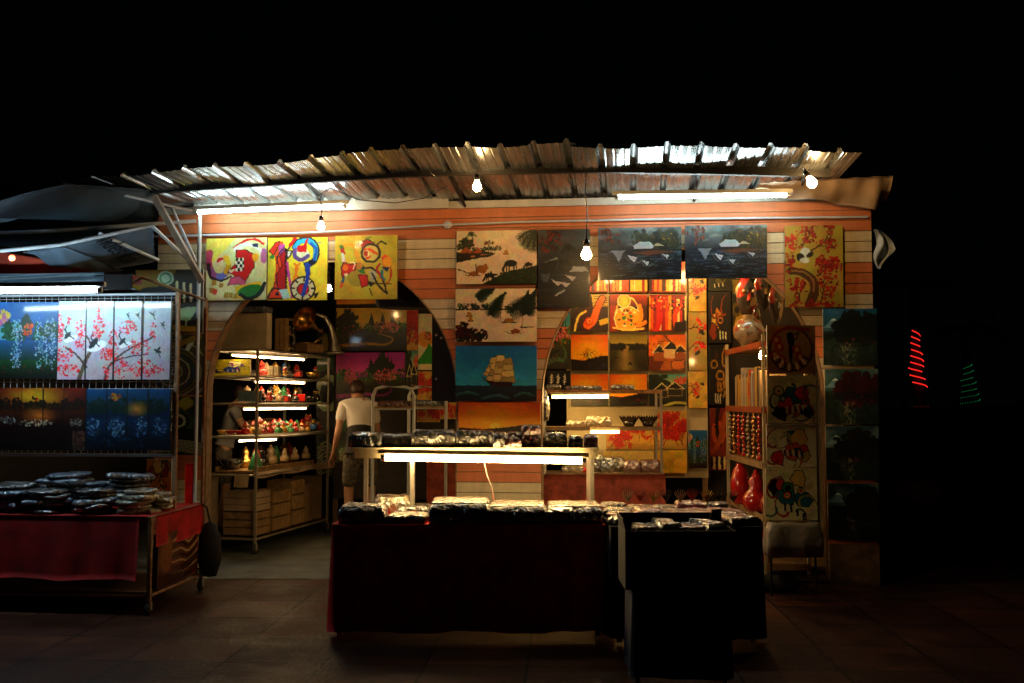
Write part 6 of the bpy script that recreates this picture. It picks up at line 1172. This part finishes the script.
# rack with hoops behind the person
for i, (a, b, Y) in enumerate(((373, 414, 9.9), (409, 446, 10.3))):
    t = thing('hoop_stand', ['white tubular hoop stand beside the person in white', 'white tubular hoop stand half hidden by the black shutter'][i], 'stand', (P1(a, Y), Y, 0)); w = P1(b, Y) - P1(a, Y); zt = at(a, 387, Y).z
    s = MB(); s.tube([(0, 0, 0), (0, 0, zt - .09), (.03, 0, zt - .02), (.09, 0, zt), (w - .09, 0, zt), (w - .03, 0, zt - .02), (w, 0, zt - .09), (w, 0, 0)], .016, 8); s.build('hoop', M['pipe'], t)
    s = MB()
    for z in (zt - .22, zt - .5, .3): s.tube([(0, 0, z), (w, 0, z)], .01, 6)
    s.build('crossbar', M['pipe'], t); s = MB(); s.box((w / 2, .14, zt - .205), (w - .02, .3, .015)); s.build('shelf', M['palewood'], t)
    pack(['red wrapped package on the left hoop stand', 'green wrapped package on the right hoop stand'][i], (P1(a, Y) + w / 2, Y + .14, zt - .195), (w * .8, .22, .06), 500 + i, ['film2', 'film4'][i], 0)
o = cv('red blossom picture leaning behind the hoop stands', (417, 406, 440, 422), art_maple(145, 1), fr=Frame(*at(420, 400, 10.5)[:2], 0), off=0)
tag(MB().box((0, 0, .05), (.34, .3, .1), bev=.006).build('wooden_box', M['wood'], None, (P1(353, 10.8), 10.9, .007)), 'low wooden box on the ground near the person in white', 'box')

# ================================================================== GIFT RACK at the right arch
near, far = at(764, 400, 8.05), at(727.5, 400, 9.55); gy = math.atan2(-(near.x - far.x) * -1, 1) * 0 + math.atan2(far.x - near.x, far.y - near.y) * -1
GK = Frame(near.x, near.y, gy); GLn = math.hypot(far.x - near.x, far.y - near.y)
gk = thing('gift_rack', 'cream metal rack of gifts with red edged shelves beside the canvas column', 'rack', GK.w(0, 0), gy); Zs = [2.0, 1.47, 1.02, .60, .22]; gd = .34
for x in (0, gd):
    for y in (0, GLn): s = MB(); s.box((x, y, 1.12), (.026, .026, 1.92)); s.build('post', M['board'], gk)
for i, z in enumerate(Zs):
    s = MB(); s.box((gd / 2, GLn / 2, z), (gd, GLn, .018)); o = s.build('shelf', M['palewood'], gk); s = MB(); s.box((-.018, GLn / 2, z + .0), (.008, GLn, .05)); s.box((gd / 2, -.018, z), (gd, .008, .05)); s.build('edge', M['redm'] if i < 2 else M['palewood'], o)
def gp(u, v, z): return GK.w(u, v, z)
rs = random.Random(33); bk = ['redm', 'cardw', 'blackf', 'greenf', 'creamf', 'yellowf', 'redl', 'card']; bnm = {'redm': 'red', 'cardw': 'pale', 'blackf': 'black', 'greenf': 'green', 'creamf': 'cream', 'yellowf': 'yellow', 'redl': 'glossy red', 'card': 'brown'}
v = .25; i = 0
while v < 1.4 and i < 15:
    t_ = rs.uniform(.03, .07); h = rs.uniform(.24, .36); m = rs.choice(bk); s = MB(); s.box((0, 0, h / 2), (.22, t_, h), bev=.003)
    tag(s.build('book', M[m], None, gp(.13, v, 1.48), gy), '%s tall album, %s from the front on the second shelf of the gift rack' % (bnm[m], ORD[i]), 'book', 'tall albums on the second shelf of the gift rack'); v += t_ + .012; i += 1
for i in range(14):
    m = ['redl', 'redl', 'gold', 'redm', 'creamf', 'gold', 'redl', 'creamf'][i % 8]; s = MB(); x = 0; z = 0; kk = 10
    for k in range(kk): s.ball((rs.uniform(-.006, .006), rs.uniform(-.006, .006), -k * .036), .014 + .004 * (k % 2), 8)
    s.tube([(0, 0, .04), (0, 0, -.33)], .003, 4); v = .06 + i * .1
    tag(s.build('bead_string', M[m], None, gp(-.03 + .02 * (i % 2), v, 1.40), gy), '%s bead string, %s from the front of the gift rack' % ({'redl': 'glossy red', 'gold': 'gold', 'redm': 'red', 'creamf': 'cream'}[m], ORD[i]), 'bead string', 'bead strings hanging from the gift rack')
for i, (u, v, z, k, kd, m, lab) in enumerate(((.0, .95, .62, .36, 'vase', 'redl', 'tall glossy red vase on the gift rack, left one'), (.02, .40, .62, .31, 'gourd', 'redl', 'large glossy red gourd ornament on the gift rack'), (.1, .12, .62, .3, 'gourd', 'redm', 'red painted gourd at the front corner of the gift rack'), (.05, .6, .62, .22, 'gourd', 'creamf', 'cream gourd between the red ones'), (-.02, .1, .235, .24, 'gourd', 'redl', 'round red gourd low on the gift rack'), (.08, .4, .235, .2, 'gourd', 'creamf', 'cream gourd on the lowest shelf'), (.05, .75, .235, .22, 'gourd', 'yellowf', 'yellow gourd on the lowest shelf'), (.05, 1.1, .235, .24, 'gourd', 'redm', 'red gourd at the back of the lowest shelf'))):
    fig(kd, lab, gp(u, v, z), k, (m,))
t = thing('globe_vase', 'round painted vase with green foot on top of the gift rack', 'vase', gp(.05, .75, 2.012)); s = MB(); s.lathe([(.05, 0), (.06, .02), (.13, .09), (.14, .16), (.10, .24), (.05, .27), (.055, .29), (.045, .29)], 20); s.build('body', M['patch2'], t); s = MB(); s.lathe([(1e-3, -.0), (.07, 0), (.075, .02), (.05, .03)], 16); s.build('foot', M['greenf'], t)
# hanging masks and ribbons above the rack
GMk = 'glossy masks hanging above the gift rack'
for i, (px, py, Y, k, m, lab) in enumerate(((748, 298, 9.2, .30, ('bluef', 'redm', 'creamf'), 'long multicoloured wooden mask above the gift rack'), (764, 292, 8.9, .26, ('redm', 'gold', 'blackf'), 'red and gold glossy mask above the gift rack'), (776, 306, 8.8, .24, ('blackf', 'silver', 'creamf'), 'black and silver mask nearest the arch edge'), (757, 322, 9.0, .20, ('gold', 'redm', 'blackf'), 'small gold mask hanging over the round vase'))):
    c = at(px, py, Y); t = thing('hanging_mask', lab, 'mask', c, .3 * i, GMk)
    s = MB(); s.lathe([(1e-3, -k * .7), (k * .22, -k * .5), (k * .36, -.1 * k), (k * .38, k * .3), (k * .22, k * .6), (1e-3, k * .7)], 14, (0, 0, 0), 0, None, 1, .4); s.build('face', M['patch'], t)
    for q in (-1, 1): s = MB(); s.ball((q * k * .15, -k * .13, k * .2), k * .07, 8); s.build('eye', M[m[2]], t)
    s = MB(); s.add([(-k * .05, -k * .14, k * .15), (k * .05, -k * .14, k * .15), (k * .07, -k * .14, -k * .1), (-k * .07, -k * .14, -k * .1), (0, -k * .26, -k * .08)], [(0, 1, 4), (1, 2, 4), (2, 3, 4), (3, 0, 4)]); s.build('nose', M[m[1]], t)
    s = MB(); s.tube([(0, 0, k * .7), (0, 0, at(px, 262, Y).z - c.z)], .004, 5); s.build('cord', M['blackf'], t)
bulb('small bright bulb behind the front post of the gift rack', 762, 356, 8.15, 1.98, .028, 'bulb', 0, None)
# white bag, grey sack, crate steps
o = pack_mesh(.42, .12, .26, 700, .02).build('plastic_bag', M['bag'], None, PR.w(0, -.04, at(790, 549, 8.2).z), PR.yaw); tag(o, 'creased white plastic bag below the lowest abstract canvas', 'bag')
o = pack_mesh(.32, .24, .14, 701, .02).build('sack', M['sack'], None, at(772, 585, 8.25) - Vector((0, 0, at(772, 585, 8.25).z)), .1); tag(o, 'grey sack slumped on the tiles at the kiosk step', 'sack')

# ================================================================== PEOPLE
def skin_body(name, nodes, edges, m, parent, sub=2, root=0):
    me = bpy.data.meshes.new(name); me.from_pydata([n[0] for n in nodes], edges, []); me.materials.append(m); o = bpy.data.objects.new(name, me); C.objects.link(o)
    md = o.modifiers.new('skin', 'SKIN'); md.use_smooth_shade = True
    for i, n in enumerate(nodes): r = n[1]; me.skin_vertices[0].data[i].radius = (r, r) if not isinstance(r, tuple) else r; me.skin_vertices[0].data[i].use_root = (i == root)
    sb = o.modifiers.new('sub', 'SUBSURF'); sb.levels = sub; sb.render_levels = sub
    if parent: o.parent = parent
    return o
def hand(nodes, edges, w, d, side):
    """palm from wrist node index w in direction d, five fingers curled"""
    W0 = Vector(nodes[w][0]); d = Vector(d).normalized(); up = Vector((0, 0, 1)); s_ = d.cross(up).normalized() * side; n_ = s_.cross(d)
    nodes.append((tuple(W0 + d * .05), .028)); pi = len(nodes) - 1; edges.append((w, pi))
    for k, (o_, L) in enumerate(((-.03, .06), (-.01, .075), (.01, .07), (.03, .055))):
        b = W0 + d * .085 + s_ * o_; nodes.append((tuple(b), .010)); a = len(nodes) - 1; edges.append((pi, a)); nodes.append((tuple(b + d * L * .6 - up * .012), .009)); edges.append((a, a + 1)); nodes.append((tuple(b + d * L * .85 - up * .04), .008)); edges.append((a + 1, a + 2))
    b = W0 + d * .03 - s_ * .035; nodes.append((tuple(b), .012)); a = len(nodes) - 1; edges.append((pi, a)); nodes.append((tuple(b + d * .045 - s_ * .015), .009)); edges.append((a, a + 1))
def person(label, loc, rz, lean, arms, shirt='shirt', legs='shorts', hgt=1.65, hip_shift=0, apron=False):
    t = thing('person', label, 'person', loc, rz); k = hgt / 1.7; cl, sl = math.cos(lean), math.sin(lean)
    def tr(x, y, z): # torso point above hip, leaning forward (+y is facing)
        return (x * k, (y * cl + z * sl) * k + hip_shift, (.92 + z * cl - y * sl) * k)
    N = [((0, hip_shift, .93 * k), (.14, .10)), (tr(0, 0, .16), (.125, .09)), (tr(0, .0, .34), (.15, .105)), (tr(0, 0, .47), (.10, .08)), (tr(0, .01, .52), .055), (tr(0, .04, .56), .064), (tr(0, .07, .63), (.08, .098)), (tr(0, .08, .70), (.074, .09))]
    E = [(0, 1), (1, 2), (2, 3), (3, 4), (4, 5), (5, 6), (6, 7)]
    N.append((tr(0, .17, .60), .016)); E.append((6, 8))
    for q in (-1, 1):
        i = len(N); N += [((q * .09 * k, hip_shift, .86 * k), .085), ((q * .11 * k, .04, .48 * k), .058), ((q * .11 * k, .0, .28 * k), .052), ((q * .12 * k, -.02, .08 * k), .034), ((q * .13 * k, .05, .035), .034), ((q * .14 * k, .13, .026), .026)]
        E += [(0, i), (i, i + 1), (i + 1, i + 2), (i + 2, i + 3), (i + 3, i + 4), (i + 4, i + 5)]
    ar = []
    for q, (el, wr) in zip((-1, 1), arms):
        i = len(N); N += [(tr(q * .155, 0, .45), .05), (el, .038), (wr, .025)]; E += [(3, i), (i, i + 1), (i + 1, i + 2)]; d = Vector(wr) - Vector(el); hand(N, E, i + 2, d, q); ar.append((N[i][0], el))
    skin_body('body', N, E, M['skin'], t)
    SN = [(tr(0, 0, .04), (.155, .115)), (tr(0, 0, .16), (.148, .11)), (tr(0, 0, .34), (.17, .125)), (tr(0, 0, .47), (.12, .095)), (tr(0, .01, .50), (.088, .085))]; SE = [(0, 1), (1, 2), (2, 3), (3, 4)]
    for q, (s0, el) in zip((-1, 1), ar): i = len(SN); mid = Vector(s0).lerp(Vector(el), .6); SN += [(s0, .068), (tuple(mid), .060)]; SE += [(3, i), (i, i + 1)]
    skin_body('shirt', SN, SE, M[shirt], t, 2, 1)
    LN = [((0, hip_shift, .99 * k), (.155, .115)), ((0, hip_shift, .90 * k), (.165, .125))]; LE = [(0, 1)]
    for q in (-1, 1): i = len(LN); LN += [((q * .095 * k, hip_shift, .80 * k), .10), ((q * .11 * k, .03, .50 * k), .085)]; LE += [(1, i), (i, i + 1)]
    skin_body('shorts', LN, LE, M[legs], t, 2)
    if apron: skin_body('apron', [(tr(0, 0, .20), (.162, .125)), (tr(0, 0, .06), (.175, .135)), ((0, hip_shift, .84 * k), (.185, .14))], [(0, 1), (1, 2)], M['blackcloth'], t, 2, 1)
    HN = [(tr(0, .05, .735), (.09, .095)), (tr(0, .02, .67), (.098, .095)), (tr(0, -.01, .58), (.08, .06))]; skin_body('hair', HN, [(0, 1), (1, 2)], M['hair'], t, 2)
    for q in (-1, 1): s = MB(); s.ball(tr(q * .032, .150, .635), .010, 8); s.build('eye', M['blackf'], t)
    for q in (-1, 1): s = MB(); s.box((q * .135 * k, .05, .022), (.10, .26, .044), bev=.02); s.build('shoe', M['rubber'], t)
    return t
pa = at(361, 400, 11.1)
person('person in a white t-shirt and patterned shorts seen from behind, leaning forward', (pa.x, 11.1, .007), R(16), R(27), (((-.25, .06, 1.16), (-.28, .16, .95)), ((.24, .30, 1.12), (.2, .5, 1.06))), hgt=1.9, apron=True)
pb = at(226, 400, 11.9)
person('person in a white t-shirt coloured dim, reaching forward behind the lit wheeled rack', (pb.x - .02, 11.9, .007), R(-75), R(14), (((-.22, .22, 1.25), (-.08, .50, 1.30)), ((.22, .22, 1.22), (.12, .50, 1.26))), hgt=1.78, shirt='dimshirt')

# ================================================================== FAR BACKGROUND
def lit_tree(label, px, y0, y1, Y, wpx, em, turns, seed):
    a = at(px, y0, Y); b = at(px, y1, Y); w = wpx / F * Y; t = thing('palm_tree', label, 'tree', (a.x, Y, 0)); r = random.Random(seed)
    s = MB(); s.tube([(0, 0, 0), (.05, 0, 1.5), (0, 0, a.z), (.02, 0, a.z + 1.2)], [.16, .13, .11, .10], 10); s.build('trunk', M['bark'], t)
    s = MB()
    for k in range(16):
        q = k * 2.4; L = r.uniform(1.2, 1.9); P = [Vector((math.cos(q) * L * u, math.sin(q) * L * u, a.z + 1.2 + .7 * u - 1.5 * u * u)) for u in np.linspace(0, 1, 9)]
        s.tube(P, .012, 4)
        for i in range(1, 9):
            for sd in (-1, 1):
                d = Vector((-math.sin(q), math.cos(q), 0)) * sd * .34 * math.sin(.3 + i * .3); s.add([P[i], P[i] + d + Vector((math.cos(q) * .12, math.sin(q) * .12, -.22)), P[i] + Vector((math.cos(q) * .06, math.sin(q) * .06, 0))], [(0, 1, 2)])
    s.build('crown', M['leaf'], t)
    s = MB(); n = turns
    for i in range(n):   # broken rings of tiny lamps wound round the trunk and a wire cone
        z = b.z + (a.z - b.z) * i / (n - 1); rad = w / 2 * (1 - .55 * i / (n - 1)); q0 = r.uniform(3.4, 4.0)
        P = [(rad * math.cos(q), rad * math.sin(q), z + .06 * (q - 4.7) * (1 if seed % 2 else -1)) for q in np.linspace(q0, q0 + r.uniform(1.6, 2.4), 14)]
        if seed % 2 == 0:
            s.tube(P, .014, 5)
        else:
            for p in P: s.ball(p, .008, 6)
    s.build('light_string', EM[em], t); return t
lit_tree('dark palm tree wound with a spiral of red lights', 915, 333, 384, 24, 20, 'red', 9, 2)
lit_tree('dark palm tree wound with dotted green lights', 966, 367, 402, 30, 24, 'green', 7, 3)
for i, (px, lab) in enumerate(((903, 'small pale sign on a post below the red lit tree'), (952.5, 'small pale sign on a post below the green lit tree'), (1021, 'small pale sign on a post at the right frame edge'))):
    Y = 17; c = at(px, 407, Y); t = thing('sign_post', lab, 'sign', (c.x, Y, 0), 0, 'small signs on posts in the dark background'); s = MB(); s.tube([(0, 0, 0), (0, 0, c.z)], .02, 8); s.build('post', M['beam'], t); s = MB(); s.box((0, -.03, c.z), (.11, .02, .24)); s.build('plate', M['white'], t)
    s = MB()
    for k in range(4): s.box((0, -.042, c.z + .07 - k * .04), (.06, .002, .012))
    s.build('marking', M['blackletter'], t)
cx = at(902, 400, 15); t = thing('parked_car', 'silver car parked in the dark beyond the right end of the kiosk', 'car', (cx.x, 15.5, 0))
s = MB(); pr = [(-2.1, .35), (-2.1, .75), (-1.9, .95), (-1.1, 1.02), (-.6, 1.42), (.8, 1.46), (1.5, 1.05), (2.0, .98), (2.1, .7), (2.1, .35)]
n = len(pr); vs = [(x, y * (.78 if z > 1.1 else 1), z) for y in (-.85, .85) for x, z in pr]; s.add(vs, [tuple(range(n))] + [tuple(reversed(range(n, 2 * n)))] + [(i, n + i, n + (i + 1) % n, (i + 1) % n) for i in range(n)]); s.build('body', M['carp'], t)
s = MB(); s.add([(-.95, -.80, 1.08), (1.2, -.80, 1.08), (.75, -.69, 1.40), (-.55, -.69, 1.38)], [(0, 1, 2, 3)]); s.build('window', M['glassd'], t)
for x in (-1.35, 1.35):
    for y in (-.8, .8): s = MB(); s.lathe([(1e-3, -.1), (.22, -.1), (.32, -.09), (.32, .09), (.22, .1), (1e-3, .1)], 20, (x, y, .32), 0, Matrix.Rotation(R(90), 4, 'X')); s.build('wheel', M['rubber'], t)
